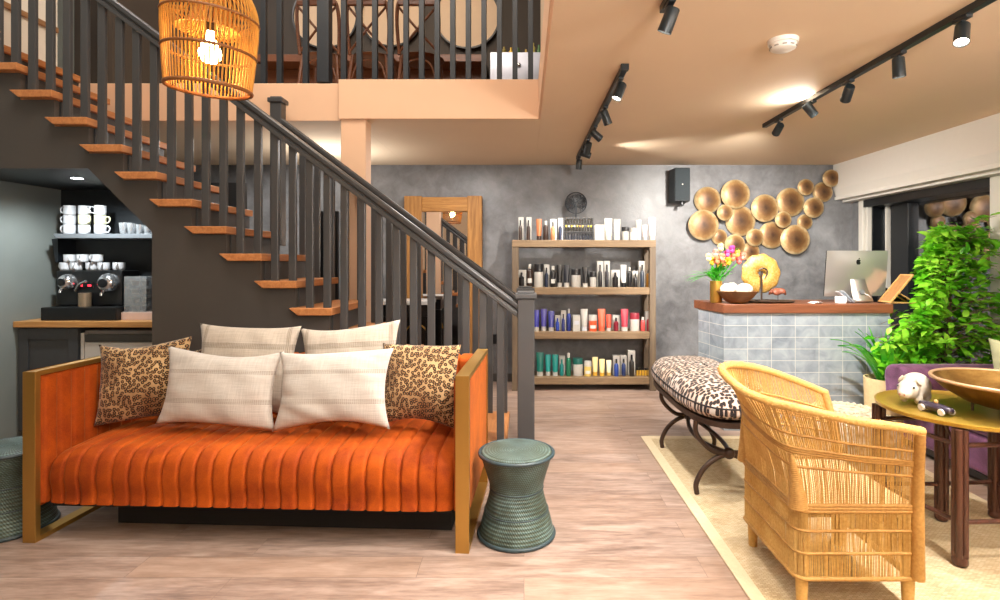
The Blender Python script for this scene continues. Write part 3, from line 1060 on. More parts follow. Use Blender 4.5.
for i, px in enumerate((72, 86, 99)):
    c = (X(px, 4.30), 4.28 - .012 * (i % 2), zt + .0634)
    lab = 'white espresso cup stacked on others, coffee machine, %s from the lit alcove wall' % cn[i]
    mug('espresso_cup', c, -1.0 - .3 * i, m_porc, lab, .045, .062, 'espresso cups on the coffee machine', 'cup', cp)
# acrylic capsule holder and the box below it
bx = X(138, 4.15)
tag(mesh_obj('carton', G().box((bx - .095, 4.10, CT + .0005), (-2.346, 4.25, Zh(312, 4.12))), plain('pink_beige_card', '#c8a999', .7), smooth=0, bevel=.002), 'pale pink box on the oak worktop beside the coffee machine', 'box')
zc = Zh(312, 4.12) + .0005
ac = thing('capsule_holder', 'clear stand full of round coffee capsules on the pale pink box', 'holder', (bx, 4.17, zc))
zt2 = zc + .27
mesh_obj('case', G().box((bx - .085, 4.12, zc), (bx + .085, 4.124, zt2)).box((bx - .085, 4.236, zc), (bx + .085, 4.24, zt2)).box((bx - .085, 4.124, zc), (bx - .081, 4.236, zt2)).box((bx + .081, 4.124, zc), (bx + .085, 4.236, zt2)), clearglass('acrylic', frost=.12), ac, smooth=0)
for i in range(4):
    for j in range(2):
        c = (bx - .04 + .08 * j, 4.18, zc + .005 + i * .065)
        mesh_obj('capsule', G().lathe([(0, 0), (.022, 0), (.028, .03), (.034, .034), (.034, .038), (0, .038)], c, 18), plain('capsule_metal_%d%d' % (i, j), ('#9a8d7c', '#6f6558', '#b5aa9a', '#83705a')[(i + j) % 4], .3, .7), ac, smooth=50)
# recessed downlight in the alcove ceiling
dl = (X(77, 3.79), 3.79, 1.94)
dlo = thing('downlight', 'small recessed downlight in the coffee alcove ceiling', 'light', dl)
mesh_obj('ring', G().lathe([(.035, -.004), (.045, -.004), (.045, -.0005), (.035, -.0005), (.035, -.004)], dl, 24, caps=False), m_chrome, dlo)
mesh_obj('lens', G().lathe([(0, -.003), (.034, -.003), (.034, -.0008), (0, -.0008)], dl, 24), emit('downlight_glow', '#f4f8ff', 25), dlo)
# ================================================================== rug
def rug_mat():
    t = NT('jute_weave')
    v = t.mapv(scale=(1, 1, 1))
    br = t.n('TexBrick', i_Vector=v, i_Scale=1, i_Brick_Width=.022, i_Row_Height=.009, i_Mortar_Size=.0012, i_Color1=(.35, .35, .35, 1), i_Color2=(1, 1, 1, 1), i_Mortar=(0, 0, 0, 1))
    w = t.n('SeparateColor', i_Color=br.outputs[0]).outputs[0]
    f = t.math('ADD', t.math('MULTIPLY', t.noise(3, 4, .6), .55), t.math('MULTIPLY', w, .4))
    t.set(Base_Color=t.ramp(f, [(.2, '#a08a68'), (.5, '#c2ae8c'), (.8, '#d8c8aa')]), Roughness=.95)
    t.b.inputs['Specular IOR Level'].default_value = .1
    t.bump(w, .5, .004)
    return t.m


rug = thing('rug', 'natural woven jute rug under the bench, wicker chair and tray table', 'rug', (1.8, 2.6, 0))
m_rug = rug_mat()
rx0, rx1, ry0, ry1 = .90, 2.60, .7, 4.16
RT = .010
mesh_obj('field', G().box((rx0 + .06, ry0 + .06, .0005), (rx1 - .06, ry1 - .06, RT - .001)), m_rug, rug, smooth=0)
m_rugb = plain('jute_border', '#cfbd9c', .95, var=.05, vscale=60, bump=.4, bscale=300)
mesh_obj('border', G().box((rx0, ry0, .0005), (rx0 + .06, ry1, RT)).box((rx1 - .06, ry0, .0005), (rx1, ry1, RT)).box((rx0 + .06, ry1 - .06, .0005), (rx1 - .06, ry1, RT)).box((rx0 + .06, ry0, .0005), (rx1 - .06, ry0 + .06, RT)), m_rugb, rug, smooth=0, bevel=.003)

# ================================================================== leopard bench
m_iron = plain('bronzed_iron', '#4a3a31', .45, .5, var=.15, vscale=60)
bn = thing('bench', 'long oval bench with leopard print cushion and crossed bronze iron legs', 'bench', (1.22, 3.57, RT))
bcx, bcy, bhx, bhy = 1.214, 3.63, .274, .69


def oval(k, hx, hy, p=3.2):
    a = 2 * PI * k
    c, s = math.cos(a), math.sin(a)
    return bcx + hx * math.copysign(abs(c) ** (2 / p), c), bcy + hy * math.copysign(abs(s) ** (2 / p), s)


zs = .447
m_leob = leopard_mat('leopard_bench', 42, '#d6cfc8', '#b08a6c', '#14151f', '#cdb8a4', ring=False, flat=(0, 1))
prof = [(.0, 0), (.80, 0), (.95, .012), (1.0, .04), (1.0, .055), (.985, .085), (.93, .12), (.82, .15), (.62, .175), (.35, .19), (0, .196)]
g = G()
nn = 72
vs, fs = [], []
for k in range(nn):
    for j, (q, z) in enumerate(prof):
        x, y = oval(k / nn, bhx - (1 - q) * .268, bhy - (1 - q) * .62)
        vs.append((x, y, zs + .02 + z))
m = len(prof)
for k in range(nn):
    for j in range(m - 1):
        k2 = (k + 1) % nn
        fs.append((k * m + j, k2 * m + j, k2 * m + j + 1, k * m + j + 1))
mesh_obj('cushion', g.add(vs, fs), m_leob, bn, smooth=180)
g = G().tube([(*oval(k / nn, bhx * .99, bhy * .99), zs + .02 + .075) for k in range(nn)], .005, 8, True)
mesh_obj('piping', g, plain('dark_piping', '#1d1c22', .6), bn, smooth=60)
g = G()
a = [(*oval(k / nn, bhx - .012, bhy - .012), zs - .012) for k in range(nn)]
b_ = [(*oval(k / nn, bhx - .012, bhy - .012), zs + .0195) for k in range(nn)]
g.add(a + b_, [tuple(range(nn)), tuple(range(2 * nn - 1, nn - 1, -1))] + [(i, nn + i, nn + (i + 1) % nn, (i + 1) % nn) for i in range(nn)])
mesh_obj('seat_frame', g, m_iron, bn, smooth=50)
HZ = .245
hubs = []
for yy in (3.12, 3.90):
    hubs.append((bcx - .03, yy))
    hx = bcx - .03
    for s in (-1, 1):
        xf = hx + s * .185
        lo = catmull([(xf, yy, RT + .002), (xf + s * .004, yy, .07), (xf - s * .035, yy, .15), (xf - s * .10, yy, .21), (hx + s * .012, yy, HZ - .004)], 6)
        mesh_obj('leg', G().tube(lo, [.015] * len(lo), 10), m_iron, bn, smooth=60)
        up = catmull([(hx + s * .012, yy, HZ + .004), (xf - s * .10, yy, .255), (xf - s * .03, yy, .31), (xf + s * .006, yy, .37), (xf + s * .006, yy, zs - .012)], 6)
        mesh_obj('support', G().tube(up, [.0145] * len(up), 10), m_iron, bn, smooth=60)
    mesh_obj('hub', G().ball((hx, yy, HZ), (.035, .032, .034), 16, 10), m_iron, bn, smooth=180)
hx = bcx - .03
for s in (-1, 1):
    P = catmull([(hx + s * .01, 3.145, HZ), (hx + s * .055, 3.33, HZ - .02), (hx + s * .07, 3.51, HZ - .025), (hx + s * .055, 3.69, HZ - .02), (hx + s * .01, 3.875, HZ)], 6)
    mesh_obj('stretcher', G().tube(P, .0135, 10), m_iron, bn, smooth=60)

# ================================================================== wicker armchair
def wicker(name, a, b):
    t = NT(name)
    f = t.math('ADD', t.math('MULTIPLY', t.noise(90, 3), .5), t.math('MULTIPLY', t.noise(6, 3), .5))
    t.set(Base_Color=t.ramp(f, [(.3, a), (.7, b)]), Roughness=.55)
    t.b.inputs['Specular IOR Level'].default_value = .3
    return t.m


m_wick, m_wickd, m_wickl = wicker('wicker_cane', '#b58a45', '#dcb974'), wicker('wicker_binding', '#9a6f38', '#c39857'), wicker('wicker_pole', '#c2944e', '#deb873')
chx0, chx1, chy0, chy1 = 1.047, 1.507, 2.07, 2.59
wch = thing('wicker_armchair', 'honey coloured wicker barrel armchair with open woven sides on the jute rug', 'armchair', (1.28, 2.33, RT))


def base_outline(inset=0.0):
    r = .038
    x0, x1, y0, y1 = chx0 + inset, chx1, chy0 + inset, chy1 - inset
    P = [(x1, y0), (x1 - .2, y0)]
    for i in range(9):
        a = -PI / 2 - PI / 2 * i / 8
        P.append((x0 + r + r * math.cos(a), y0 + r + r * math.sin(a)))
    for i in range(9):
        a = PI - PI / 2 * i / 8
        P.append((x0 + r + r * math.cos(a), y1 - r + r * math.sin(a)))
    P += [(x1 - .2, y1), (x1, y1)]
    return [Vector((p[0], p[1], 0)) for p in P]


RIM = [at(920, 431, 2.0), at(897, 427, 1.985), at(856, 421, 1.975), at(814, 412, 2.0), at(775, 403, 2.06), at(748, 393, 2.12), at(731, 381, 2.19), at(722, 371, 2.30),
       at(725, 366, 2.42), at(740, 365, 2.53), at(764, 369.5, 2.615), at(793, 379.5, 2.66), at(824, 392, 2.67)]
rim = resample(catmull(RIM, 8), 181)
zb_, zs_ = .135, .405
NS = 181
base = resample(base_outline(), NS)


def cpoint(i, h):
    """Point of strand i; h from 0 (bottom) through 1 (seat) to 2 (rim)."""
    b, r = base[i], rim[i]
    if h <= 1:
        return Vector((b.x, b.y, zb_ + (zs_ - zb_) * h))
    k = h - 1
    e = k ** 1.7
    return Vector((b.x + (r.x - b.x) * e, b.y + (r.y - b.y) * e, zs_ + (r.z - zs_) * k))


def sub(i):          # fractional strand index
    j = min(NS - 2, int(i))
    return j, i - j


rj = random.Random(11)
g = G()
ns = 290
for q in range(ns):
    s = (NS - 1) * (q + rj.uniform(-.25, .25)) / (ns - 1)
    s = min(NS - 1.001, max(0, s))
    j, fr_ = sub(s)
    jit = rj.uniform(-.35, .35)
    P = []
    for h in (0, .33, .66, 1, 1.2, 1.4, 1.6, 1.8, 2):
        p = cpoint(j, h).lerp(cpoint(j + 1, h), fr_)
        s2 = min(NS - 1.001, max(0, s + jit * math.sin(h * 4 + q)))
        j2, f2 = sub(s2)
        P.append(cpoint(j2, h).lerp(cpoint(j2 + 1, h), f2))
    g.tube(P, rj.uniform(.0015, .0025), 4, caps=False)
mesh_obj('woven_shell', g, m_wick, wch, smooth=0)
# bound horizontal weave bands
def band(h, r, nm='weave_band', mt=None, off=0):
    P = [cpoint(i, h) for i in range(0, NS, 3)]
    return mesh_obj(nm, G().tube(P, r, 8), mt or m_wickd, wch, smooth=60)


for h, r in ((.0, .009), (.36, .006), (.68, .006), (1.40, .0055), (1.72, .0055)):
    band(h, r)
g = G()
for h in (1.0, .955, 1.03):
    g.tube([cpoint(i, h) for i in range(0, NS, 3)], .0075, 8)
mesh_obj('seat_rail', g, m_wickd, wch, smooth=60)
g = G()
for h in (1.56, 1.585, 1.535):
    g.tube([cpoint(i, h) for i in range(0, NS, 3)], .006, 8)
mesh_obj('back_rail', g, m_wickd, wch, smooth=60)
# rolled rim with coiled wrapping
g = G()
RP = [rim[i] for i in range(0, NS, 2)]
ends = [RP[0] + (RP[0] - RP[1]).normalized() * .012] + RP + [RP[-1] + (RP[-1] - RP[-2]).normalized() * .012]
g.tube(ends, [.016] + [.0165] * len(RP) + [.016], 12)
mesh_obj('rim', g, m_wickl, wch, smooth=60)
g = G()
rr = resample(RP, 420)
cs = []
for i, p in enumerate(rr):
    t_ = (rr[min(i + 1, 419)] - rr[max(i - 1, 0)]).normalized()
    u = Vector((0, 0, 1)) - t_ * t_.z
    u.normalize()
    w = t_.cross(u)
    a = i * 1.5
    cs.append(p + (u * math.cos(a) + w * math.sin(a)) * .0165)
g.tube(cs, .0028, 4, caps=False)
mesh_obj('rim_binding', g, m_wickl, wch, smooth=0)
# legs and corner posts
zr = RT + .001
for (x, y) in ((chx1 - .02, chy0 + .022), (chx1 - .02, chy1 - .022), (chx0 + .036, chy0 + .036), (chx0 + .036, chy1 - .036)):
    mesh_obj('leg', G().tube([(x, y, zr), (x, y, .09), (x, y, .20), (x, y, zs_ - .02)], [.019, .023, .024, .024], 14), m_wickl, wch, smooth=60)
# wrapped front posts up to the arms and the tapering wrapped corner posts
def wrapped(nm, P, R):
    PR = resample(P, 60)
    rad = [R[0] + (R[1] - R[0]) * i / 59 + .0012 * (i % 2) for i in range(60)]
    return mesh_obj(nm, G().tube(PR, rad, 12), m_wickd, wch, smooth=30)


wrapped('front_post', [cpoint(0, .0) + Vector((.0, .0, 0)), cpoint(0, 1.0), cpoint(0, 1.5), cpoint(0, 1.98)], (.026, .019))
wrapped('front_post', [cpoint(NS - 1, .0), cpoint(NS - 1, 1.0), cpoint(NS - 1, 1.5), cpoint(NS - 1, 1.98)], (.026, .019))
i1 = min(range(NS), key=lambda i: (base[i].x - chx0 - .02) ** 2 + (base[i].y - chy0 - .02) ** 2)
i2 = min(range(NS), key=lambda i: (base[i].x - chx0 - .02) ** 2 + (base[i].y - chy1 + .02) ** 2)
wrapped('corner_post', [cpoint(i1, 1.0) , cpoint(i1, 1.25), cpoint(i1, 1.52)], (.036, .007))
wrapped('corner_post', [cpoint(i2, 1.0), cpoint(i2, 1.25), cpoint(i2, 1.52)], (.036, .007))
# seat of woven cane and the skirt below its front edge
def cane_mat():
    t = NT('cane_seat')
    sep = t.n('SeparateXYZ', i_Vector=t.co)
    w = t.math('ADD', t.math('SINE', t.math('MULTIPLY', sep.outputs[0], 500)), t.math('SINE', t.math('MULTIPLY', sep.outputs[1], 500)))
    t.set(Base_Color=t.ramp(t.math('MULTIPLY_ADD', w, .25, .5), [(.1, '#a37a44'), (.6, '#e2c594'), (.9, '#f0dcb4')]), Roughness=.6)
    t.bump(w, .5, .004)
    return t.m


bo = base_outline(.02)
n_ = len(bo)
g = G().add([(p.x, p.y, zs_ - .012) for p in bo] + [(p.x, p.y, zs_ + .006) for p in bo], [tuple(range(n_)), tuple(range(2 * n_ - 1, n_ - 1, -1))] + [(i, (i + 1) % n_, n_ + (i + 1) % n_, n_ + i) for i in range(n_)])
mesh_obj('seat', g, cane_mat(), wch, smooth=0)
g = G()
for q in range(70):
    y = chy0 + .03 + (chy1 - chy0 - .06) * q / 69
    g.tube([(chx1 + rj.uniform(-.002, .002), y, zb_), (chx1 + rj.uniform(-.002, .002), y + rj.uniform(-.004, .004), zs_ - .02)], .0024, 4, caps=False)
for z, r in ((zb_, .009), (zb_ + .1, .006), (zb_ + .18, .006), (zs_ - .01, .014)):
    g.tube([(chx1, chy0 + .01, z), (chx1, chy1 - .01, z)], r, 8)
mesh_obj('front_skirt', g, m_wick, wch, smooth=0)
for y in (chy0 + .035, chy1 - .035):
    mesh_obj('brace', G().tube([(chx0 + .16, y, zs_ - .03), (chx1 - .04, y, zb_ + .02)], .011, 8), m_wickl, wch, smooth=60)
mesh_obj('brace', G().tube([(chx0 + .2, chy0 + .06, zs_ - .02), (chx0 + .2, chy0 + .06, zb_ + .1)], .012, 8), m_wickl, wch, smooth=60)

# ================================================================== tray table
m_tray = plain('tray_brass', '#b8973f', .3, .55, var=.08, vscale=9)
m_dwood = wood('dark_reeded_wood', '#3a211a', '#5b382c', 'Z', .35)
TX, TY, TR, TZ = 2.165, 2.655, .37, .625
tb = thing('tray_table', 'round brass tray table on dark reeded folding legs', 'table', (TX, TY, RT))
g = G().lathe([(0, TZ - .012), (TR - .02, TZ - .012), (TR, TZ - .004), (TR + .004, TZ + .012), (TR - .004, TZ + .014), (TR - .014, TZ + .002), (TR - .05, TZ), (0, TZ)], (TX, TY, 0), 72)
mesh_obj('tray', g, m_tray, tb, smooth=50)
LEGS = [(1.925, 2.385), (1.84, 2.80), (2.165, 2.80), (2.42, 2.41), (2.47, 2.83)]
for (x, y) in LEGS:
    g = G()
    for dx, dy in ((-.013, -.013), (.013, -.013), (-.013, .013), (.013, .013)):
        g.tube([(x + dx, y + dy, .05), (x + dx, y + dy, TZ - .0125)], .0135, 12)
    l = mesh_obj('leg', g, m_dwood, tb, smooth=60)
    mesh_obj('foot', G().lathe([(0, 0), (.022, 0), (.031, .012), (.031, .028), (.024, .044), (.026, .055), (0, .055)], (x, y, RT + .001), 20), m_dwood, l, smooth=60)
for a, b_ in ((0, 3), (1, 2), (0, 1), (2, 4), (3, 4)):
    p, q = LEGS[a], LEGS[b_]
    for z in (.20, .54):
        d = (Vector((q[0] - p[0], q[1] - p[1], 0))).normalized() * .02
        mesh_obj('stretcher', G().tube([(p[0] + d.x, p[1] + d.y, z), (q[0] - d.x, q[1] - d.y, z)], .011, 8), m_dwood, tb, smooth=60)
mesh_obj('bracket', G().tube([(1.905, 2.44, TZ - .016), (1.935, 2.41, .52)], .006, 6), m_iron, tb)

# bowl on the tray
m_bowl = NT('aged_bronze')
f = m_bowl.noise(4, 5, .65, None, .5)
m_bowl.set(Base_Color=m_bowl.ramp(f, [(.3, '#5d4122'), (.55, '#8f6b36'), (.75, '#c29c58')]), Metallic=.75, Roughness=.36)
BX, BY = 2.30, 2.57
bz = TZ + .0015
bR = .30
bw = thing('bowl', 'large shallow bronze bowl on the brass tray table', 'bowl', (BX, BY, bz))
zr_ = Zh(382, 2.56) - bz
P = [(.0, .028), (.09, .030), (.17, .055), (.25, .105), (bR - .012, zr_ - .012), (bR, zr_), (bR - .012, zr_ + .004), (bR - .022, zr_ - .006), (.24, .115), (.16, .068), (.08, .042), (0, .040)]
mesh_obj('body', G().lathe(P, (BX, BY, bz), 64), m_bowl.m, bw, smooth=60)
mesh_obj('rim', G().tube([(BX + (bR - .006) * math.cos(a * PI / 36), BY + (bR - .006) * math.sin(a * PI / 36), bz + zr_ + .002) for a in range(72)], .009, 8, True), plain('bowl_rim', '#c39f7c', .4, .4), bw, smooth=60)
for k in range(4):
    a = PI / 4 + k * PI / 2 + .3
    c0 = (BX + .13 * math.cos(a), BY + .13 * math.sin(a))
    mesh_obj('leg', G().tube([(c0[0], c0[1], bz), (c0[0], c0[1], bz + .045)], .006, 8), m_iron, bw)

# white ceramic pig and toy car on the tray
m_pig = plain('pig_ceramic', '#d2c8b8', .3, var=.03)
pc = Vector((X(914, 2.77), 2.77, TZ + .0025))
pg = tag(thing('pig_figurine', 'white ceramic pig figurine on the brass tray', 'figurine', pc, .5), 'white ceramic pig figurine on the brass tray', 'figurine')
PM = Matrix.Translation(pc) @ Matrix.Rotation(.6, 4, 'Z') @ Matrix.Scale(1.05, 4)


def blob(parts, M, mat, nm, parent, vox=.006):
    """One continuous skin over several ellipsoids."""
    g = G()
    for c, r in parts:
        g.ball(c, r, 20, 14)
    g.xf(M)
    o = mesh_obj(nm, g, mat, parent, smooth=180)
    rm = o.modifiers.new('Remesh', 'REMESH')
    rm.mode = 'VOXEL'
    rm.voxel_size = vox
    rm.use_smooth_shade = True
    sm = o.modifiers.new('Smooth', 'SMOOTH')
    sm.factor, sm.iterations = .6, 6
    return o


blob([((.02, 0, .082), (.082, .062, .064)), ((-.065, 0, .075), (.048, .046, .046)), ((-.105, 0, .06), (.032, .030, .026)), ((-.035, -.03, .036), (.022, .02, .034)), ((-.035, .03, .036), (.022, .02, .034)),
      ((.065, -.03, .036), (.024, .02, .034)), ((.065, .03, .036), (.024, .02, .034)), ((.105, 0, .10), (.012, .008, .012))], PM, m_pig, 'body', pg)
for s in (-1, 1):
    mesh_obj('ear', G().ball((0, 0, 0), (.018, .006, .022), 12, 8).xf(PM @ Matrix.Translation((-.05, s * .038, .118)) @ Matrix.Rotation(s * .5, 4, 'X') @ Matrix.Rotation(-.4, 4, 'Y')), m_pig, pg, smooth=180)
    mesh_obj('eye', G().ball((0, 0, 0), .0055, 8, 6).xf(PM @ Matrix.Translation((-.095, s * .034, .092))), m_black, pg)
    mesh_obj('nostril', G().ball((0, 0, 0), (.003, .0045, .006), 8, 6).xf(PM @ Matrix.Translation((-.136, s * .01, .06))), plain('nostril_pink', '#a87b66', .5), pg)
cc = Vector((1.972, 2.585, TZ + .0035))
car = thing('toy_car', 'small dark purple toy racing car on the edge of the brass tray', 'toy car', cc, -1.35)
CM = Matrix.Translation(cc) @ Matrix.Rotation(-1.35, 4, 'Z') @ Matrix.Scale(1.2, 4)


def carsec(u, v):
    x = -.065 + .13 * u
    w = .024 * (math.sin(PI * min(1, max(0, .08 + u * .84))) ** .5)
    h = .012 + .017 * math.sin(PI * (.12 + .8 * u)) ** .8
    a = 2 * PI * v
    return (x, w * math.cos(a), .022 + h * .62 * math.sin(a))


g = G().grid(carsec, 18, 16, cv=True)
g.f += [tuple(range(16)), tuple(range(17 * 16, 18 * 16))]
mesh_obj('body', g.xf(CM), plain('toy_purple', '#2e2638', .3, coat=.5), car, smooth=80)
mesh_obj('driver', G().ball((0, 0, .043), (.009, .008, .010), 12, 8).xf(CM), plain('toy_wood', '#c79a5c', .5), car, smooth=180)
for sx in (-.04, .042):
    for sy in (-1, 1):
        wl = mesh_obj('wheel', G().lathe([(.0, -.005), (.012, -.005), (.0135, -.003), (.0135, .003), (.012, .005), (0, .005)], seg=18).xf(CM @ Matrix.Translation((sx, sy * .025, .0135)) @ Matrix.Rotation(PI / 2, 4, 'X')), plain('toy_wheel', '#d8cfc4', .4), car, smooth=50)

# ================================================================== woven pouf
px_, py_ = X(846, 3.42), 3.42
m_pouf = NT('raffia_pouf')
f = m_pouf.math('ADD', m_pouf.math('MULTIPLY', m_pouf.noise(12, 4, .6), .6), m_pouf.math('MULTIPLY', m_pouf.n('TexVoronoi', i_Vector=m_pouf.co, i_Scale=26).outputs[0], .6))
m_pouf.set(Base_Color=m_pouf.ramp(f, [(.25, '#7d6446'), (.45, '#b8a484'), (.65, '#d6ccb8')]), Roughness=.9)
m_pouf.bump(f, .8, .01)
po = thing('pouf', 'round cream woven raffia pouf behind the wicker armchair', 'pouf', (px_, py_, RT))
P = [(0, .002), (.20, .002), (.255, .03), (.285, .12), (.29, .22), (.275, .33), (.24, .385), (.15, .41), (0, .415)]
mesh_obj('body', G().lathe([(p.x, p.z) for p in catmull([Vector((r, 0, z)) for r, z in P], 3)], (px_, py_, RT), 48), m_pouf.m, po, smooth=180)
g = G()
for r, z in ((.285, .10), (.292, .19), (.285, .28), (.25, .37), (.19, .402), (.12, .413)):
    n = 96
    g.tube([(px_ + (r + .004 * math.sin(k * 2.1)) * math.cos(2 * PI * k / n), py_ + (r + .004 * math.sin(k * 2.1)) * math.sin(2 * PI * k / n), RT + z + .004 * math.cos(k * 2.1)) for k in range(n)], .009, 6, True)
mesh_obj('braid', g, plain('raffia_braid', '#cdbfa5', .9, var=.1, vscale=50), po, smooth=60)

# ================================================================== purple velvet sofa along the window
m_purple = velvet('purple_velvet', '#4a2d42', '#865a7c', .5, (.85, .7, .85, 1))
ps = thing('sofa', 'purple velvet sofa with rolled arm standing along the window', 'sofa', (3.1, 3.2, 0))


def rounded(lo, hi, r=.05):
    return G().box(lo, hi)


sx0, sx1, sy0, sy1 = 2.745, 3.66, 1.9, 3.93
mesh_obj('base', G().box((sx0, sy0, .07), (sx1, sy1, .30)), m_purple, ps, smooth=60, bevel=.035, bseg=4)
mesh_obj('plinth', G().box((sx0 + .02, sy0 + .02, .03), (sx1 - .02, sy1 - .02, .069)), m_black_satin, ps, smooth=0)
for x in (sx0 + .06, sx1 - .08):
    for y in (sy0 + .07, sy1 - .07):
        mesh_obj('foot', G().lathe([(0, 0), (.025, 0), (.035, .0295), (0, .0295)], (x, y, .0005), 16), m_dwood, ps)
for k in range(2):
    y0, y1 = sy0 + .24 + k * .72, sy0 + .24 + k * .72 + .71
    mesh_obj('seat_cushion', G().box((sx0 - .01, y0, .302), (sx1 - .24, y1, .445)), m_purple, ps, smooth=60, bevel=.05, bseg=5)
mesh_obj('backrest', G().box((sx1 - .24, sy0, .30), (sx1, sy1 - .02, .76)), m_purple, ps, smooth=60, bevel=.09, bseg=6)
for yy in (sy1 - .13, sy0 + .11):
    # rolled arm: scroll section along X, face scroll towards the room
    sec = [(-.10, .30), (-.10, .47), (-.135, .52), (-.14, .575), (-.10, .615), (-.03, .632), (.05, .622), (.10, .585), (.11, .52), (.10, .45), (.10, .30)]
    S = [(p.x, p.y) for p in catmull([Vector((a, b, 0)) for a, b in sec], 3)]
    g = G().prism([(yy + a, b) for a, b in S], X(894, 3.8), sx1 - .02, 'YZ')
    mesh_obj('arm', g, m_purple, ps, smooth=50, bevel=.02, bseg=3)
pcx = 3.14
c = (pcx, 3.33, .63)
cushion('cushion', 'pale green cushion on the purple sofa', c, .42, .40, .14, plain('pale_green_linen', '#c6caa2', .85, var=.04, bump=.2), rz=PI / 2 + .5, tilt=-.18, seed=9, rest=.452)

# ================================================================== plants
def leaf_mat(name, a, b, c, trans=.35):
    t = NT(name)
    oi = t.noise(7, 2)
    t.set(Base_Color=t.ramp(oi, [(.3, a), (.5, b), (.7, c)]), Roughness=.4)
    d = t.n('BsdfTranslucent')
    t.put(d.inputs[0], t.ramp(oi, [(.3, b), (.7, c)]))
    mx = t.n('MixShader')
    mx.inputs[0].default_value = trans
    t.t.links.new(t.b.outputs[0], mx.inputs[1])
    t.t.links.new(d.outputs[0], mx.inputs[2])
    t.t.links.new(mx.outputs[0], t.out.inputs['Surface'])
    return t.m


m_leaf = leaf_mat('ficus_leaf', '#348a16', '#72c222', '#b4e450')
m_leaf2 = leaf_mat('strap_leaf', '#1f7a1c', '#3fae2c', '#86d64a', .3)
m_bark = plain('bark', '#6d5b45', .8, var=.2, vscale=30, bump=.5, bscale=60)
m_soil = plain('soil', '#2c221a', .95, var=.2, bump=.6)


def leaf(g, p, d, up, L, W, fold=.25, droop=.25):
    d = d.normalized()
    s = d.cross(up)
    if s.length < 1e-4:
        s = Vector((1, 0, 0))
    s.normalize()
    u = s.cross(d).normalized()
    b = len(g.v)
    prof = ((0, .05), (.25, .75), (.5, 1.0), (.75, .7), (1.0, 0.02))
    for t_, w in prof:
        c = p + d * (L * t_) - u * (L * droop * t_ * t_)
        g.v += [tuple(c - s * (W * w / 2) + u * (W * w * fold * .5)), tuple(c), tuple(c + s * (W * w / 2) + u * (W * w * fold * .5))]
    for i in range(len(prof) - 1):
        q = b + i * 3
        g.f += [(q, q + 1, q + 4, q + 3), (q + 1, q + 2, q + 5, q + 4)]


def pot(c, r, h, mat, parent, taper=.82):
    mesh_obj('pot', G().lathe([(0, .0), (r * taper, 0), (r * .97, h * .7), (r, h), (r - .012, h), (r - .018, h - .04), (0, h - .04)], c, 36), mat, parent, smooth=50)
    mesh_obj('soil', G().lathe([(0, h - .0395), (r - .02, h - .0395), (r - .02, h - .03), (0, h - .022)], c, 24), m_soil, parent)


rj = random.Random(21)
fc = (3.32, 4.30, 0.0005)
ft = thing('ficus_tree', 'tall bright green ficus tree behind the purple sofa by the window', 'plant', fc)
pot(fc, .20, .38, plain('dark_planter', '#3a3836', .6), ft)
trunks = []
for k in range(3):
    a = k * 2.1
    P = catmull([(fc[0] + .04 * math.cos(a), fc[1] + .04 * math.sin(a), .36), (fc[0] + .05 * math.cos(a + 1), fc[1] + .05 * math.sin(a + 1), .8), (fc[0] + .02 + .05 * math.cos(a + 2), fc[1] + .04 * math.sin(a + 2), 1.25), (fc[0] + .03 + .03 * math.cos(a), fc[1], 1.60)], 6)
    trunks.append(P)
g = G()
for P in trunks:
    g.tube(P, [.017 - .012 * i / (len(P) - 1) for i in range(len(P))], 8)
mesh_obj('trunk', g, m_bark, ft, smooth=60)
gb, gl = G(), G()
for i in range(265):
    P = rj.choice(trunks)
    k = rj.uniform(.10, 1)
    p0 = P[int(k * (len(P) - 1))]
    z01 = (p0.z - .36) / 1.3
    ln = (.80 - .50 * z01 ** .8) * rj.uniform(.55, 1.1)
    a = rj.uniform(0, 2 * PI)
    d = Vector((math.cos(a), math.sin(a) * .72, rj.uniform(.05, .55)))
    if z01 < .5 and rj.random() < .7:
        d = Vector((-1 if rj.random() < .7 else .6, -.35 + rj.uniform(-.3, .15), rj.uniform(.05, .4)))
        ln *= 1.3
    d.normalize()
    tip = p0 + d * ln
    lim = 3.66
    for _ in range(9):
        if tip.x < tip.y * (.735 if tip.z > .95 else .64) + max(0, tip.z - 1.3) * .5 or (tip.z < .75 and tip.y < 4.02):
            tip = p0.lerp(tip, .82)
    if tip.x > lim:
        tip.x = lim - rj.uniform(0, .1)
    mid = p0.lerp(tip, .5) + Vector((0, 0, .05 * ln))
    tip.z -= .10 * ln
    Q = catmull([p0, mid, tip], 4)
    gb.tube(Q, [.006 - .0045 * j / (len(Q) - 1) for j in range(len(Q))], 5)
    nl = rj.randint(11, 16)
    for j in range(nl):
        t_ = .25 + .75 * j / (nl - 1)
        q = Q[min(len(Q) - 1, int(t_ * (len(Q) - 1)))]
        b_ = Vector((rj.uniform(-1, 1), rj.uniform(-1, 1), rj.uniform(-.5, .4))) + d * .5
        L = rj.uniform(.06, .10)
        q = q + Vector((rj.uniform(-.03, .03), rj.uniform(-.03, .03), rj.uniform(-.03, .03)))
        if q.x + b_.normalized().x * L > lim + .02:
            b_.x = -abs(b_.x)
        if q.z < .72 and q.y < 4.02:
            continue
        if q.x < q.y * (.722 if q.z > .98 else .635) + max(0, q.z - 1.3) * .5:      # clipped clear of the desk top
            continue
        if q.x < 3.06:      # hangs in front of the desk
            q.y = min(q.y, 4.15 - rj.uniform(0, .1))
            b_.y = -abs(b_.y)
        leaf(gl, q, b_, Vector((rj.uniform(-.5, .5), rj.uniform(-.8, .2), 1)), L, L * rj.uniform(.45, .6), droop=rj.uniform(.1, .4))
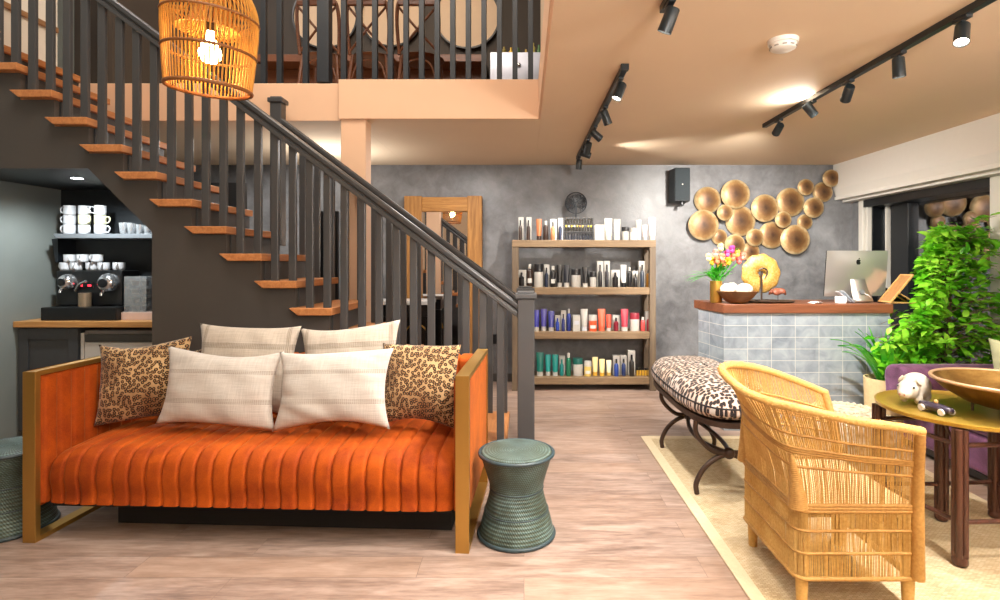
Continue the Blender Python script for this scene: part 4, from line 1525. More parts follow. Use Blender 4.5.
mesh_obj('branches', gb, m_bark, ft, smooth=60)
mesh_obj('foliage', gl, m_leaf, ft, smooth=180)

sc_ = (X(887, 4.11), 4.11, .0005)
sp = thing('potted_plant', 'strap-leaved green plant in a pale woven pot at the desk corner', 'plant', sc_)
m_basket = plain('pale_basket', '#d3b98c', .8, var=.08, vscale=60, bump=.5, bscale=160)
hp_ = Zh(381, 4.0)
pot(sc_, .155, hp_, m_basket, sp, .9)
g = G()
for i in range(40):
    a = rj.uniform(0, 2 * PI)
    r0 = rj.uniform(0, .07)
    p0 = Vector((sc_[0] + r0 * math.cos(a), sc_[1] + r0 * math.sin(a) * .8, hp_ - .03))
    L = rj.uniform(.42, .66)
    out = rj.uniform(.05, .55) if i > 8 else rj.uniform(.0, .2)
    dx_, dy_ = math.cos(a) * out, math.sin(a) * out * .45
    n = 8
    w = rj.uniform(.036, .056)
    b = len(g.v)
    for j in range(n):
        t_ = j / (n - 1)
        c = p0 + Vector((dx_ * L * (t_ + .5 * t_ * t_), dy_ * L * t_, L * (t_ - (.35 + out * .55) * t_ * t_ * .9)))
        s = Vector((-math.sin(a), math.cos(a), 0)) * (w / 2 * (1 - t_ ** 2.2 * .97) * (.5 + min(1, t_ * 3) * .5))
        g.v += [tuple(c - s + Vector((0, 0, .006))), tuple(c), tuple(c + s + Vector((0, 0, .006)))]
    for j in range(n - 1):
        q = b + j * 3
        g.f += [(q, q + 1, q + 4, q + 3), (q + 1, q + 2, q + 5, q + 4)]
mesh_obj('leaves', g, m_leaf2, sp, smooth=180)
# low ferny plant between the two
pc_ = (2.86, 4.17, .0005)
fp = None
# ================================================================== reception desk
def tile_mat():
    t = NT('zellige_tile')
    sep = t.n('SeparateXYZ', i_Vector=t.co)
    u = t.math('ADD', sep.outputs[0], sep.outputs[1])
    v = t.n('CombineXYZ', i_X=u, i_Y=sep.outputs[2], i_Z=0.0).outputs[0]
    br = t.n('TexBrick', i_Vector=v, i_Scale=1, i_Brick_Width=.19, i_Row_Height=.0935, i_Mortar_Size=.0022, i_Mortar_Smooth=.1, i_Color1=(0, 0, 0, 1), i_Color2=(1, 1, 1, 1), i_Mortar=(.5, .5, .5, 1))
    br.offset = 0
    per = t.n('SeparateColor', i_Color=br.outputs[0]).outputs[0]
    f = t.math('ADD', t.math('MULTIPLY', per, .2), t.math('MULTIPLY', t.noise(9, 4, .6, None, .6), .8))
    c = t.ramp(f, [(.2, '#6d7782'), (.5, '#8f99a2'), (.8, '#abb4ba')])
    c = t.mix(br.outputs[1], c, '#bfc0bd')
    t.set(Base_Color=c, Roughness=.22)
    t.bump(t.math('SUBTRACT', t.noise(8, 3), t.math('MULTIPLY', br.outputs[1], 1.5)), .3, .006)
    return t.m


m_tile = tile_mat()
m_desk = wood('desk_walnut', '#5c3320', '#875236', 'X', .35)
DY = 4.32
dkx0, dkx1 = X(724, DY), 2.93
DT = Zh(304, DY)
DB = DT - .073
desk = thing('reception_desk', 'reception desk clad in blue grey tiles with a walnut top', 'desk', (dkx0, DY, 0))
foot_ = [(dkx0, DY), (dkx1, DY), (dkx1, 4.80), (X(699, 4.72), 4.74)]
mesh_obj('tiled_front', G().prism(foot_, .0005, DB - .0005, 'XY'), m_tile, desk, smooth=0, bevel=.003)
top_ = [(dkx0 - .012, DY - .022), (dkx1 + .012, DY - .022), (dkx1 + .012, 4.83), (X(696, 4.75) - .004, 4.80)]
mesh_obj('worktop', G().prism(top_, DB, DT, 'XY'), m_desk, desk, smooth=0, bevel=.006)

def on(px, y):
    return (X(px, y), y, DT + .0005)

m_gold = brushed('gold_leaf', '#d2a44e', .35, (30, 30, 30))
# vase and bouquet
c = on(716, 4.48)
vh = Zh(281, 4.47) - DT
tag(mesh_obj('vase', G().lathe([(0, 0), (.045, 0), (.048, .006), (.048, vh), (.042, vh), (.042, .01), (0, .01)], c, 32), m_gold, loc=c, smooth=50), 'gold cylinder vase on the desk holding the flowers', 'vase')
bq = thing('flower_bouquet', 'bouquet of pink, yellow and peach flowers in the gold vase', 'bouquet', (c[0], c[1], c[2] + vh))
rj = random.Random(5)
g = G()
blooms = [(717, 262, '#e0875e'), (712, 263, '#f0c23a'), (719, 266, '#f2d24a'), (727, 255, '#e25aa0'), (732, 251, '#d94a97'), (716, 255, '#e59a8a'), (722, 259, '#ee9c77'), (728, 263, '#f3cf3a'), (733, 259, '#e98a63'),
          (739, 262, '#d9706a'), (743, 258, '#e59580'), (724, 265, '#cf7a50'), (709, 259, '#f2dfa8'), (721, 249, '#f0e2a0'), (737, 255, '#efc85a')]
vt = Vector((c[0], c[1], c[2] + vh - .02))
for i, (px, py, col) in enumerate(blooms):
    y = 4.40 + .012 * (i % 6) + .02 * math.sin(i)
    p = Vector(at(px, py, y))
    g.tube([vt + Vector((0, 0, -.03)) + Vector((rj.uniform(-.02, .02), rj.uniform(-.02, .02), 0)), vt.lerp(p, .6), p], .003, 5)
    b = G()
    p = p + Vector((0, 0, .004))
    for k in range(5):       # layered petals round a bud
        a = k * 2 * PI / 5 + i
        for q, rr, zz in ((0, .024, 0), (1, .016, .008)):
            leaf(b, p + Vector((0, 0, -.012)), Vector((math.cos(a + q * .6) * .8, math.sin(a + q * .6) * .8, .75 + q * .5)), Vector((0, 0, 1)), .055, .052, .5, -.35)
    b.ball(p, (.021, .021, .024), 12, 8)
    mesh_obj('bloom', b, plain('petal_%d' % i, col, .6, var=.06), bq, smooth=180)
mesh_obj('stems', g, m_leaf2, bq, smooth=60)
g = G()
for i in range(46):
    a = rj.uniform(0, 2 * PI)
    p = vt + Vector((rj.uniform(-.03, .03), rj.uniform(-.03, .03), rj.uniform(.0, .09)))
    leaf(g, p, Vector((math.cos(a) * .9, math.sin(a) * .55 - .1, rj.uniform(.3, 1.1))), Vector((0, 0, 1)), rj.uniform(.08, .15), rj.uniform(.018, .034))
for i in range(12):
    leaf(g, vt + Vector((-.04, 0, .07)), Vector((-1, rj.uniform(-.3, .3), rj.uniform(-.12, .45))), Vector((0, 0, 1)), rj.uniform(.16, .24), .014)
for i in range(8):
    leaf(g, Vector(at(rj.uniform(712, 740), rj.uniform(251, 262), 4.44)), Vector((rj.uniform(-1, 1), -.4, rj.uniform(.3, 1.2))), Vector((0, 0, 1)), .06, .022)
mesh_obj('leaves', g, m_leaf2, bq, smooth=180)
# wooden bowl with white ostrich eggs
c = on(737, 4.40)
m_wbowl = wood('turned_wood', '#5d3a20', '#8a5c35', 'X', .4)
bh = Zh(291, 4.40) - DT
bwR = .162
tag(mesh_obj('wooden_bowl', G().lathe([(0, 0), (.06, 0), (.085, .012), (.125, bh * .5), (bwR, bh), (bwR - .007, bh + .002), (.115, bh * .5), (.07, .024), (0, .02)], c, 40), m_wbowl, loc=c, smooth=60), 'dark wooden bowl holding white eggs on the desk', 'bowl')
m_egg = plain('egg_shell', '#d6cec0', .35, var=.01)
for i, (dx, dy, dz, rr, lab) in enumerate(((-.078, .0, .112, .058, 'white ostrich egg in the wooden bowl, beside the gold vase'), (.02, -.072, .114, .058, 'white ostrich egg in the wooden bowl, highest at the front'), (.088, .03, .112, .056, 'white ostrich egg in the wooden bowl, beside the golden disc'),
                                           (-.01, .088, .118, .056, 'white ostrich egg at the back of the wooden bowl'))):
    cc_ = (c[0] + dx, c[1] + dy, c[2] + dz)
    tag(mesh_obj('ostrich_egg', G().ball((0, 0, 0), (rr, rr * .88, rr * .86), 24, 16).xf(Matrix.Rotation(i * .8, 4, 'Z')), m_egg, loc=(0, 0, 0), smooth=180), lab, 'egg', 'eggs in the wooden bowl').location = cc_
# gold disc ornament on a stand, on a dark tray with a small mushroom-like ornament
ty = 4.50
tcx = X(770, ty)
tray = (tcx, ty, DT + .0005)
tag(mesh_obj('tray', G().lathe([(0, 0), (.17, 0), (.205, .012), (.20, .015), (.165, .005), (0, .005)], tray, 40, 1, .7), plain('tray_dark_wood', '#3a2a20', .4), loc=tray, smooth=50), 'dark oval tray under the golden disc ornament', 'tray')
dc = (X(761.5, 4.52), 4.52, DT + .0065)
orn = thing('disc_ornament', 'round golden disc ornament with a keyhole centre on a slim stand', 'ornament', dc)
Rr = 19.5 / F * 4.52
ccz = Zh(273.5, 4.52)
g = G()


def disc(u, v):
    a = PI * (-.5 + .03) + (2 * PI - .06 * PI) * u     # open towards the stand below
    rad = .02 + (Rr - .02) * v
    wob = .004 * math.sin(9 * u * 2 * PI) * v
    return (dc[0] + (rad + wob) * math.cos(a), 4.535 - .022 * math.sin(PI * min(1, v * .98 + .01)), ccz + (rad + wob) * math.sin(a))


g.grid(disc, 60, 12)
m_shell = NT('gold_shell')
f = m_shell.noise(60, 5, .7)
m_shell.set(Base_Color=m_shell.ramp(f, [(.3, '#a87628'), (.5, '#c49a4a'), (.7, '#d6bd84')]), Roughness=.4, Metallic=.25)
m_shell.bump(f, .5, .004)
mesh_obj('disc', g, m_shell.m, orn, smooth=180, solid=.012)
mesh_obj('stand', G().box((dc[0] - .05, 4.45, dc[2]), (dc[0] + .045, 4.53, dc[2] + .012)).tube([(dc[0] - .008, 4.50, dc[2] + .012), (dc[0] - .008, 4.50, ccz + .02)], .008, 8), m_iron, orn, smooth=50)
mesh_obj('hook', G().tube(catmull([(dc[0] - .03, 4.50, ccz + .03), (dc[0] + .0, 4.50, ccz + .045), (dc[0] + .035, 4.50, ccz + .03), (dc[0] + .04, 4.50, ccz + .0), (dc[0] + .025, 4.50, ccz - .03)], 5), .007, 8), m_iron, orn)
mc = (X(778, 4.47), 4.47, DT + .0065)
mo = thing('mushroom_ornament', 'small brown ruffled ornament on a wire stem beside the golden disc', 'ornament', mc)
mz = Zh(291.5, 4.47)
mesh_obj('stem', G().lathe([(0, 0), (.022, 0), (.022, .004), (.003, .006), (.003, mz - mc[2] - .01), (0, mz - mc[2] - .01)], mc, 14), m_iron, mo)


def ruff(u, v):
    a = 2 * PI * u
    r = (.066 + .010 * math.sin(5 * a)) * math.sin(PI / 2 * v)
    return (mc[0] + r * math.cos(a), mc[1] + r * math.sin(a) * .6, mz + .028 * math.cos(PI / 2 * v) - .022 * v ** 6 + .007 * math.sin(4 * a) * v)


mesh_obj('cap', G().grid(ruff, 40, 9, cu=True), plain('ruffled_brown', '#7d4430', .5, var=.15, vscale=60), mo, smooth=180, solid=.004)
# papers, card holder
pcc = on(816, 4.42)
g = G()


def curl(u, v):
    return (pcc[0] - .045 + .09 * u, pcc[1] - .05 + .1 * v, DT + .0008 + .012 * math.sin(PI * u))


tag(mesh_obj('paper', g.grid(curl, 8, 3), plain('white_paper', '#f4f2ee', .7, var=0), solid=.001), 'curled sheet of white paper on the desk', 'paper')
hcx = on(841, 4.40)
hd = thing('card_holder', 'small white holder with leaflets on the desk under the monitor', 'holder', hcx)
mesh_obj('box', G().box((hcx[0] - .035, 4.37, hcx[2]), (hcx[0] + .03, 4.43, hcx[2] + .055)), plain('holder_white', '#e8e9ea', .4), hd, smooth=0, bevel=.004)
for k in range(2):
    mesh_obj('leaflet', G().cbox((hcx[0] + .04 + k * .035, 4.44, hcx[2] + .050), (.004, .06, .13), Matrix.Rotation(-.85 + .1 * k, 3, 'Y')), plain('leaflet_%d' % k, ('#d9dbe0', '#b9c2cc')[k], .4), hd, smooth=0)
# desktop computer seen from behind
m_alu = plain('monitor_aluminium', '#c6c2bc', .28, .75, var=.015, vscale=2)
my = 4.54
pc0 = on(857, my)
cpu = thing('computer_monitor', 'silver desktop computer seen from behind on the desk', 'computer', pc0)
rz_ = .07
MM = Matrix.Translation((X(854, my), my, 0)) @ Matrix.Rotation(rz_, 4, 'Z')
zb2, zt3 = Zh(296, my), Zh(251, my)
hw = .268
tilt = Matrix.Translation((0, 0, zb2)) @ Matrix.Rotation(.10, 4, 'X')
hgt = zt3 - zb2 + .004
g = G()


def back(u, v):
    a, b = 2 * u - 1, 2 * v - 1
    return (hw * a, -.008 - .022 * (1 - abs(a) ** 2.2) * (1 - abs(b) ** 2.2), hgt * v)


g.grid(back, 18, 14)
g.xf(MM @ tilt)
mesh_obj('back_shell', g, m_alu, cpu, smooth=180)
mesh_obj('screen', G().box((-hw, -.0078, 0), (hw, .004, hgt)).xf(MM @ tilt), m_black_satin, cpu, smooth=0, bevel=.003)
# apple silhouette with a bite and a leaf
AP = [(0, .60), (.12, .68), (.30, .70), (.48, .62), (.58, .50), (.44, .36), (.40, .16), (.46, -.02), (.62, -.16), (.52, -.42), (.34, -.66), (.20, -.72), (.02, -.64), (-.18, -.72), (-.36, -.64), (-.54, -.36), (-.62, -.02), (-.58, .32), (-.44, .58), (-.22, .70)]
s_ = .030
ap = [(x * s_, z * s_ + hgt * .755) for x, z in AP]
lf = [(.02 * 1, .78), (.06, .98), (.22, 1.12), (.30, 1.12), (.28, .96), (.14, .82)]
lf = [(x * s_, z * s_ + hgt * .755) for x, z in lf]
g = G().prism(ap, -.0285, -.020).prism(lf, -.0285, -.020)
mesh_obj('logo', g.xf(MM @ tilt), m_black_satin, cpu, smooth=0)
# stand: bent aluminium blade with a cable hole
bl = [(.015, .100, .010), (.008, .02, .002), (-.11, .0, .004), (-.135, .0, .006), (-.145, .006, .02)]
sw0, sw1 = .05, .075
zz = zb2 + hgt * .45
base_z = DT + .0005
g = G()
secs = [(-.028, zz, .060), (-.036, zz - .01, .061), (-.075, zz - (zz - base_z) * .55, .073), (-.108, base_z + .035, .083), (-.118, base_z + .013, .085), (-.112, base_z + .0045, .073), (-.09, base_z + .002, .074), (.06, base_z + .002, .074)]
vs = []
for y, z, w in secs:
    vs += [(-w, y, z), (w, y, z)]
g.add(vs, [(2 * i, 2 * i + 1, 2 * i + 3, 2 * i + 2) for i in range(len(secs) - 1)])
mesh_obj('stand', g.xf(MM), m_alu, cpu, smooth=50, solid=.004)
g = G().lathe([(0, 0), (.021, 0), (.021, .006), (0, .006)], seg=24)
yh, zh_ = -.088, base_z + .088
g.xf(MM @ Matrix.Translation((0, yh - .006, zh_)) @ Matrix.Rotation(-1.12, 4, 'X') @ Matrix.Rotation(0, 4, 'Z') @ Matrix.Rotation(PI / 2 + 1.12 - .35, 4, 'X'))
mesh_obj('cable_hole', g, plain('cable_hole_grey', '#6a6c70', .4), cpu)
g = G()
wp = [MM @ Vector(p) for p in ((.0, -.085, zh_), (.05, -.11, zh_ - .03), (.085, -.09, base_z + .03), (.10, -.02, base_z + .02), (.14, .03, base_z + .01))]
mesh_obj('cable', G().tube(catmull(wp, 5), .004, 6), plain('white_cable', '#dfe0e2', .4), cpu)
# black telephone behind the monitor
tpx = on(888, 4.68)
tl = thing('telephone', 'black desk telephone beside the monitor', 'telephone', tpx)
mesh_obj('base', G().prism([(4.54, tpx[2]), (4.68, tpx[2]), (4.68, tpx[2] + .075), (4.66, tpx[2] + .08), (4.54, tpx[2] + .03)], tpx[0] - .09, tpx[0] + .07, 'YZ'), m_black_satin, tl, smooth=0, bevel=.006)
mesh_obj('handset', G().tube(catmull([(tpx[0] - .075, 4.56, tpx[2] + .06), (tpx[0] - .075, 4.60, tpx[2] + .10), (tpx[0] - .075, 4.64, tpx[2] + .10), (tpx[0] - .075, 4.67, tpx[2] + .095)], 4), .017, 10), m_black_satin, tl, smooth=60)
# wooden tablet stand
wx = on(898, 4.42)
ws = thing('tablet_stand', 'light wooden tablet stand at the plant end of the desk', 'stand', wx)
m_lw = wood('beech', '#b07f46', '#d7a869', 'Z', .5)
p0, p1 = Vector((X(884, 4.42), 4.42, DT + .006)), Vector((X(907, 4.42), 4.42, Zh(274.5, 4.42)))
d = (p1 - p0)
L = d.length
ang2 = math.atan2(d.x, d.z)
RM = Matrix.Translation(p0) @ Matrix.Rotation(ang2, 4, 'Y')
fr = mesh_obj('frame', G().box((-.004, -.075, 0), (.008, -.062, L)).box((-.004, .062, 0), (.008, .075, L)).box((-.004, -.062, L - .013), (.008, .062, L)).box((-.004, -.062, 0), (.008, .062, .013)).xf(RM), m_lw, ws, smooth=0, bevel=.002)
mesh_obj('panel', G().box((.0, -.0615, .0135), (.006, .0615, L - .0135)).xf(RM), wood('cork_panel', '#8f6337', '#a97a48', 'Z', .6), ws, smooth=0)
q = p0.lerp(p1, .38)
for s in (-1, 1):
    mesh_obj('prop', G().tube([q + Vector((0, s * .05, 0)), Vector((X(911, 4.42), 4.42 + s * .05, DT + .008))], .006, 6), m_lw, ws)
mesh_obj('prop', G().box((X(884, 4.42), 4.36, DT + .0005), (X(912, 4.42), 4.372, DT + .010)).box((X(884, 4.42), 4.468, DT + .0005), (X(912, 4.42), 4.48, DT + .010)), m_lw, ws, smooth=0, bevel=.002)

# ================================================================== shelving unit with products
m_sw = wood('shelf_wood', '#6a563f', '#93795a', 'X', .6)
m_swz = wood('shelf_post_wood', '#54463a', '#7a6851', 'Z', .65)
FY, RY = 5.65, 6.0
su = thing('shelving_unit', 'weathered wood shelving unit with four product shelves against the plaster wall', 'shelving', (.6, 5.8, 0))
tops = [Zh(240, FY), Zh(287.5, FY), Zh(332.0, FY), Zh(377.5, FY)]
xs0, xs1 = X(512, FY), X(656, FY)
for i, z in enumerate(tops):
    mesh_obj('shelf', G().box((xs0 + .07, FY + .005, z - .075), (xs1 - .065, RY - .005, z)) if i else G().box((xs0, FY - .005, z - .075), (xs1, RY, z)), m_sw, su, smooth=0, bevel=.005)
for x0_, x1_ in ((xs0, xs0 + .069), (xs1 - .064, xs1)):
    for y0_, y1_ in ((FY, FY + .07), (RY - .07, RY)):
        mesh_obj('post', G().box((x0_, y0_, .0005), (x1_, y1_, tops[0] - .0755)), m_swz, su, smooth=0, bevel=.004)
    for z in tops[1:]:
        mesh_obj('side_rail', G().box((x0_ + .012, FY + .07, z - .07), (x1_ - .012, RY - .07, z - .005)), m_swz, su, smooth=0, bevel=.003)

PMATS = {}


def pm_(col, rough=.35):
    if col not in PMATS:
        PMATS[col] = plain('pack_' + col.lstrip('#'), col, rough, var=.02, coat=.2)
    return PMATS[col]


ORD = ['first', 'second', 'third', 'fourth', 'fifth', 'sixth', 'seventh', 'eighth', 'ninth', 'tenth', 'eleventh', 'twelfth', 'thirteenth', 'fourteenth', 'fifteenth', 'sixteenth', 'seventeenth', 'eighteenth', 'nineteenth', 'twentieth']
SHN = ['top', 'second', 'third', 'lowest']


def product(sh, i, px0, px1, pyt, kind, body, cap, desc):
    y = FY + .085 + .02 * (i % 2)
    sc = y / F
    x = (px0 + px1) / 2
    z0 = tops[sh]
    c = (X(x, y), y, z0 + .0005)
    w = max(.03, (px1 - px0) * sc * .96) / 2
    h = EYE - (pyt - CY) * sc - z0
    names = {'pump': 'pump_bottle', 'bottle': 'bottle', 'tube': 'squeeze_tube', 'jar': 'jar', 'box': 'carton', 'boxed': 'bottle', 'spray': 'spray_bottle'}
    lab = '%s, %s from the newel end of the %s shelf' % (desc, ORD[i], SHN[sh])
    M = Matrix.Translation(c)
    wd = min(w, .045)
    capg = None
    if kind in ('pump', 'bottle', 'spray'):
        bh = h * (.66 if kind == 'pump' else .80)
        g = G().lathe([(0, 0), (w * .92, 0), (w, .006), (w, bh * .86), (w * .8, bh * .95), (w * .38, bh), (0, bh)], seg=20, sy=wd / w)
        if kind == 'pump':
            capg = G().lathe([(0, bh), (w * .42, bh), (w * .42, bh + h * .12), (w * .14, bh + h * .13), (w * .14, h * .93), (w * .3, h * .93), (w * .3, h), (0, h)], seg=14).box((-w * .7, -.006, h * .94), (0, .006, h))
        elif kind == 'spray':
            capg = G().lathe([(0, bh), (w * .62, bh), (w * .62, h * .97), (w * .5, h), (0, h)], seg=16)
        else:
            capg = G().lathe([(0, bh), (w * .52, bh), (w * .52, h), (0, h)], seg=16)
    elif kind == 'tube':
        ch = h * .2
        g = G().grid(lambda u, v: (w * (.82 + .18 * v) * math.cos(2 * PI * u), wd * (.8 * (1 - v) + .06) * math.sin(2 * PI * u), ch + (h - ch) * v), 20, 6, cu=True)
        n = len(g.v)
        g.f += [tuple(i_ * 6 for i_ in range(20)), tuple(i_ * 6 + 5 for i_ in range(20))]
        capg = G().lathe([(0, 0), (w * .8, 0), (w * .82, ch), (0, ch)], seg=18, sy=min(1, wd * .82 / w))
    elif kind == 'jar':
        bh = h * .66
        g = G().lathe([(0, 0), (w * .95, 0), (w, .005), (w, bh), (0, bh)], seg=24, sy=wd / w)
        capg = G().lathe([(0, bh + .0003), (w * 1.0, bh + .0003), (w * 1.0, h - .004), (w * .96, h), (0, h)], seg=24, sy=wd / w)
    elif kind == 'box':
        g = G().box((-w, -wd, 0), (w, wd, h))
        capg = G().box((-w * .62, -wd - .0012, h * .42), (w * .62, -wd - .0002, h * .66)) if cap else None
    elif kind == 'boxed':      # bottle standing in front of its own white carton
        g = G().lathe([(0, 0), (w * .62, 0), (w * .66, .006), (w * .66, h * .55), (w * .3, h * .64), (0, h * .64)], (-w * .1, -.012, 0), 18)
        capg = G().lathe([(0, h * .64), (w * .28, h * .64), (w * .28, h * .86), (0, h * .86)], (-w * .1, -.012, 0), 14)
    o = mesh_obj(names[kind], g, pm_(body), M=M, local=True, smooth=40, bevel=.002 if kind == 'box' else 0)
    tag(o, lab, 'bottle' if kind in ('pump', 'bottle', 'spray', 'boxed') else {'tube': 'tube', 'jar': 'jar', 'box': 'box'}[kind], 'hair products on the %s shelf' % SHN[sh])
    if capg:
        mesh_obj({'box': 'printed_label', 'jar': 'lid'}.get(kind, 'cap'), capg.xf(M), pm_(cap), o, smooth=40)
    if kind in ('jar', 'bottle', 'spray', 'pump') and w > .03 and body not in (WH,):
        lg = G().grid(lambda u, v: (w * 1.012 * math.cos(-PI * .75 + PI * .5 * u), wd * 1.012 * math.sin(-PI * .75 + PI * .5 * u), h * (.18 + .2 * v)), 8, 2)
        mesh_obj('printed_label', lg.xf(M), pm_('#d9d6cf'), o, smooth=180)
    if kind == 'boxed':
        bc_ = (c[0] + w * .1, y + .055, z0 + .0005)
        b_ = mesh_obj('carton', G().box((-w, -.03, 0), (w, .03, h)), pm_(WH), M=Matrix.Translation(bc_), local=True, smooth=0, bevel=.002)
        tag(b_, 'white carton behind the %s, %s from the newel post end, %s shelf' % (desc, ORD[i], SHN[sh]), 'box', 'cartons on the %s shelf' % SHN[sh])
    return o


WH, BK, BR = '#c2bfb8', '#1a191b', '#33231c'
P0 = [(518, 523.5, 217, 'boxed', BR, BK, 'dark brown bottle'), (526, 531.5, 217, 'boxed', BR, BK, 'dark brown bottle'), (536, 542, 219, 'tube', '#a8633a', BR, 'copper tube'), (543, 548.5, 221, 'bottle', BR, WH, 'dark bottle with white cap'),
      (550, 556.5, 219, 'boxed', '#b97a50', BK, 'copper bottle'), (558, 563, 218, 'boxed', '#27304a', WH, 'navy bottle'), (594.5, 604, 225, 'box', WH, '#c9c7c0', 'squat white box'), (604.5, 612.5, 218.5, 'tube', '#e6e4d4', '#d5d4c8', 'cream tube'),
      (613.5, 621, 219, 'tube', WH, '#cfcfc8', 'white tube with grey cap'), (621.5, 629, 227, 'jar', WH, BK, 'white jar with black lid'), (629.5, 637, 228, 'jar', '#e9e6e2', WH, 'white jar with white lid'), (635.5, 641.5, 220, 'tube', WH, WH, 'slim white tube'),
      (642, 647.5, 225, 'tube', '#efd9d2', WH, 'pale pink tube'), (648, 656, 217.5, 'tube', '#f3ece8', WH, 'large white tube')]
P1 = [(518, 526, 270, 'boxed', BK, BK, 'black bottle'), (526.5, 533, 264, 'bottle', BR, WH, 'tall brown bottle with white cap'), (534, 543.5, 264, 'jar', WH, BK, 'white jar with tall black lid'), (544, 549.5, 264.5, 'boxed', '#20283c', BK, 'navy bottle'),
      (550, 556, 266, 'bottle', BK, WH, 'black bottle with white cap'), (556.5, 562.5, 265, 'tube', BK, WH, 'black tube with white cap'), (563.5, 570, 265, 'tube', '#23262e', WH, 'charcoal tube with white cap'), (571, 581, 269, 'jar', WH, BK, 'wide white jar with black lid'),
      (582, 588.5, 267, 'tube', BK, WH, 'black tube with white cap'), (589.5, 596.5, 272, 'jar', WH, BK, 'small white jar with black lid'), (597, 603.5, 261, 'boxed', BK, BK, 'tall black bottle'), (604, 610, 261, 'boxed', '#26262c', BK, 'tall charcoal bottle'),
      (611, 620, 270, 'boxed', BK, BK, 'squat black bottle'), (620.5, 626.5, 265, 'tube', '#d8d8d6', BK, 'pale grey tube'), (627, 632, 267, 'bottle', BK, WH, 'slim black bottle with white cap'), (632.5, 638.5, 271, 'boxed', BK, BK, 'small black bottle'),
      (639, 645.5, 261, 'boxed', '#2b3340', BK, 'tall slate bottle'), (646, 651.5, 270, 'bottle', '#a87324', BK, 'amber bottle with black cap')]
P2 = [(521, 526.5, 312, 'bottle', '#5b4a9a', WH, 'violet bottle'), (526, 532, 312, 'bottle', '#3d3f96', WH, 'indigo bottle'), (533.5, 539.5, 310, 'tube', '#37399a', WH, 'blue violet tube'), (540.5, 547, 309, 'tube', '#4b4597', WH, 'purple tube'), (548, 554.5, 311, 'tube', '#3a3f8e', WH, 'indigo tube'),
      (555, 560.5, 316, 'boxed', '#2743a5', '#2743a5', 'bright blue bottle'), (561, 566, 311, 'boxed', '#2a3370', BK, 'navy bottle'), (566.5, 571, 309, 'bottle', '#2b3a86', WH, 'slim navy bottle with white cap'), (572.5, 580, 315, 'box', WH, '#cdd0d8', 'plain white box'), (580.5, 588, 309, 'tube', WH, '#dfe2e8', 'large white tube'),
      (588.5, 597, 315, 'jar', '#e2603c', WH, 'orange jar with white lid'), (597.5, 605.5, 309, 'tube', '#e8694a', '#e8694a', 'large orange tube'), (606, 611.5, 314.5, 'tube', '#e0523a', WH, 'small orange tube with white cap'), (612.5, 620, 315.5, 'boxed', '#7d2130', BK, 'dark red bottle'),
      (620.5, 628.5, 309, 'tube', '#b23a4a', WH, 'raspberry tube'), (629.5, 639.5, 313, 'jar', WH, '#8d2a38', 'wide white jar with dark red lid'), (640.5, 645, 317, 'bottle', '#c54a48', WH, 'small red bottle'), (645.5, 652, 312, 'boxed', '#8d2532', WH, 'dark red bottle')]
P3 = [(521, 527, 354, 'bottle', '#1c7d78', WH, 'teal bottle'), (527, 534.5, 353, 'tube', '#1a6e6a', WH, 'teal tube'), (536, 544, 352.5, 'tube', '#166a5f', WH, 'dark teal tube'), (545, 551, 354.5, 'tube', '#1f8f8c', WH, 'teal tube with white cap'), (552, 558.5, 354.5, 'tube', '#17867f', WH, 'sea green tube with white cap'),
      (559, 565, 356.5, 'boxed', '#137a78', '#137a78', 'teal bottle'), (566, 571, 353, 'spray', '#1b6b4e', WH, 'tall dark green bottle with white cap'), (572.5, 583, 358, 'jar', WH, '#155a52', 'wide white jar with teal lid'), (584, 591.5, 361, 'jar', '#e3c66c', WH, 'small yellow jar with white lid'),
      (592, 598, 357, 'tube', '#ecd79c', '#d9a93e', 'pale yellow tube'), (599, 605, 359, 'tube', '#efdf9f', '#dcae40', 'lemon tube'), (606, 611.5, 360, 'tube', '#f2e8c6', '#e0bd62', 'cream tube'), (613, 620, 356, 'boxed', '#2c4a9c', BK, 'blue bottle'),
      (620.5, 627, 356, 'boxed', '#2a3a6a', BK, 'navy bottle'), (628, 635.5, 351, 'boxed', '#2a2622', BK, 'tall dark bottle')]
for sh, rowp in enumerate((P0, P1, P2, P3)):
    for i, p in enumerate(rowp):
        product(sh, i, *p)
for k in range(6):
    px = 637.5 + 2.75 * k
    y = 5.76
    c = (X(px, y), y, tops[3] + .0005)
    r = .0125
    h = EYE - (368 - CY) * y / F - tops[3]
    o = tag(mesh_obj('small_bottle', G().lathe([(0, 0), (r, 0), (r, h * .72), (0, h * .72)], seg=14), pm_('#d9a93a'), M=Matrix.Translation(c), local=True), 'small golden bottle with black cap on the lowest shelf, %s from its bench end' % ORD[5 - k], 'bottle', 'small golden bottles')
    mesh_obj('cap', G().lathe([(0, h * .7202), (r, h * .7202), (r, h), (0, h)], c, 14), pm_(BK), o)
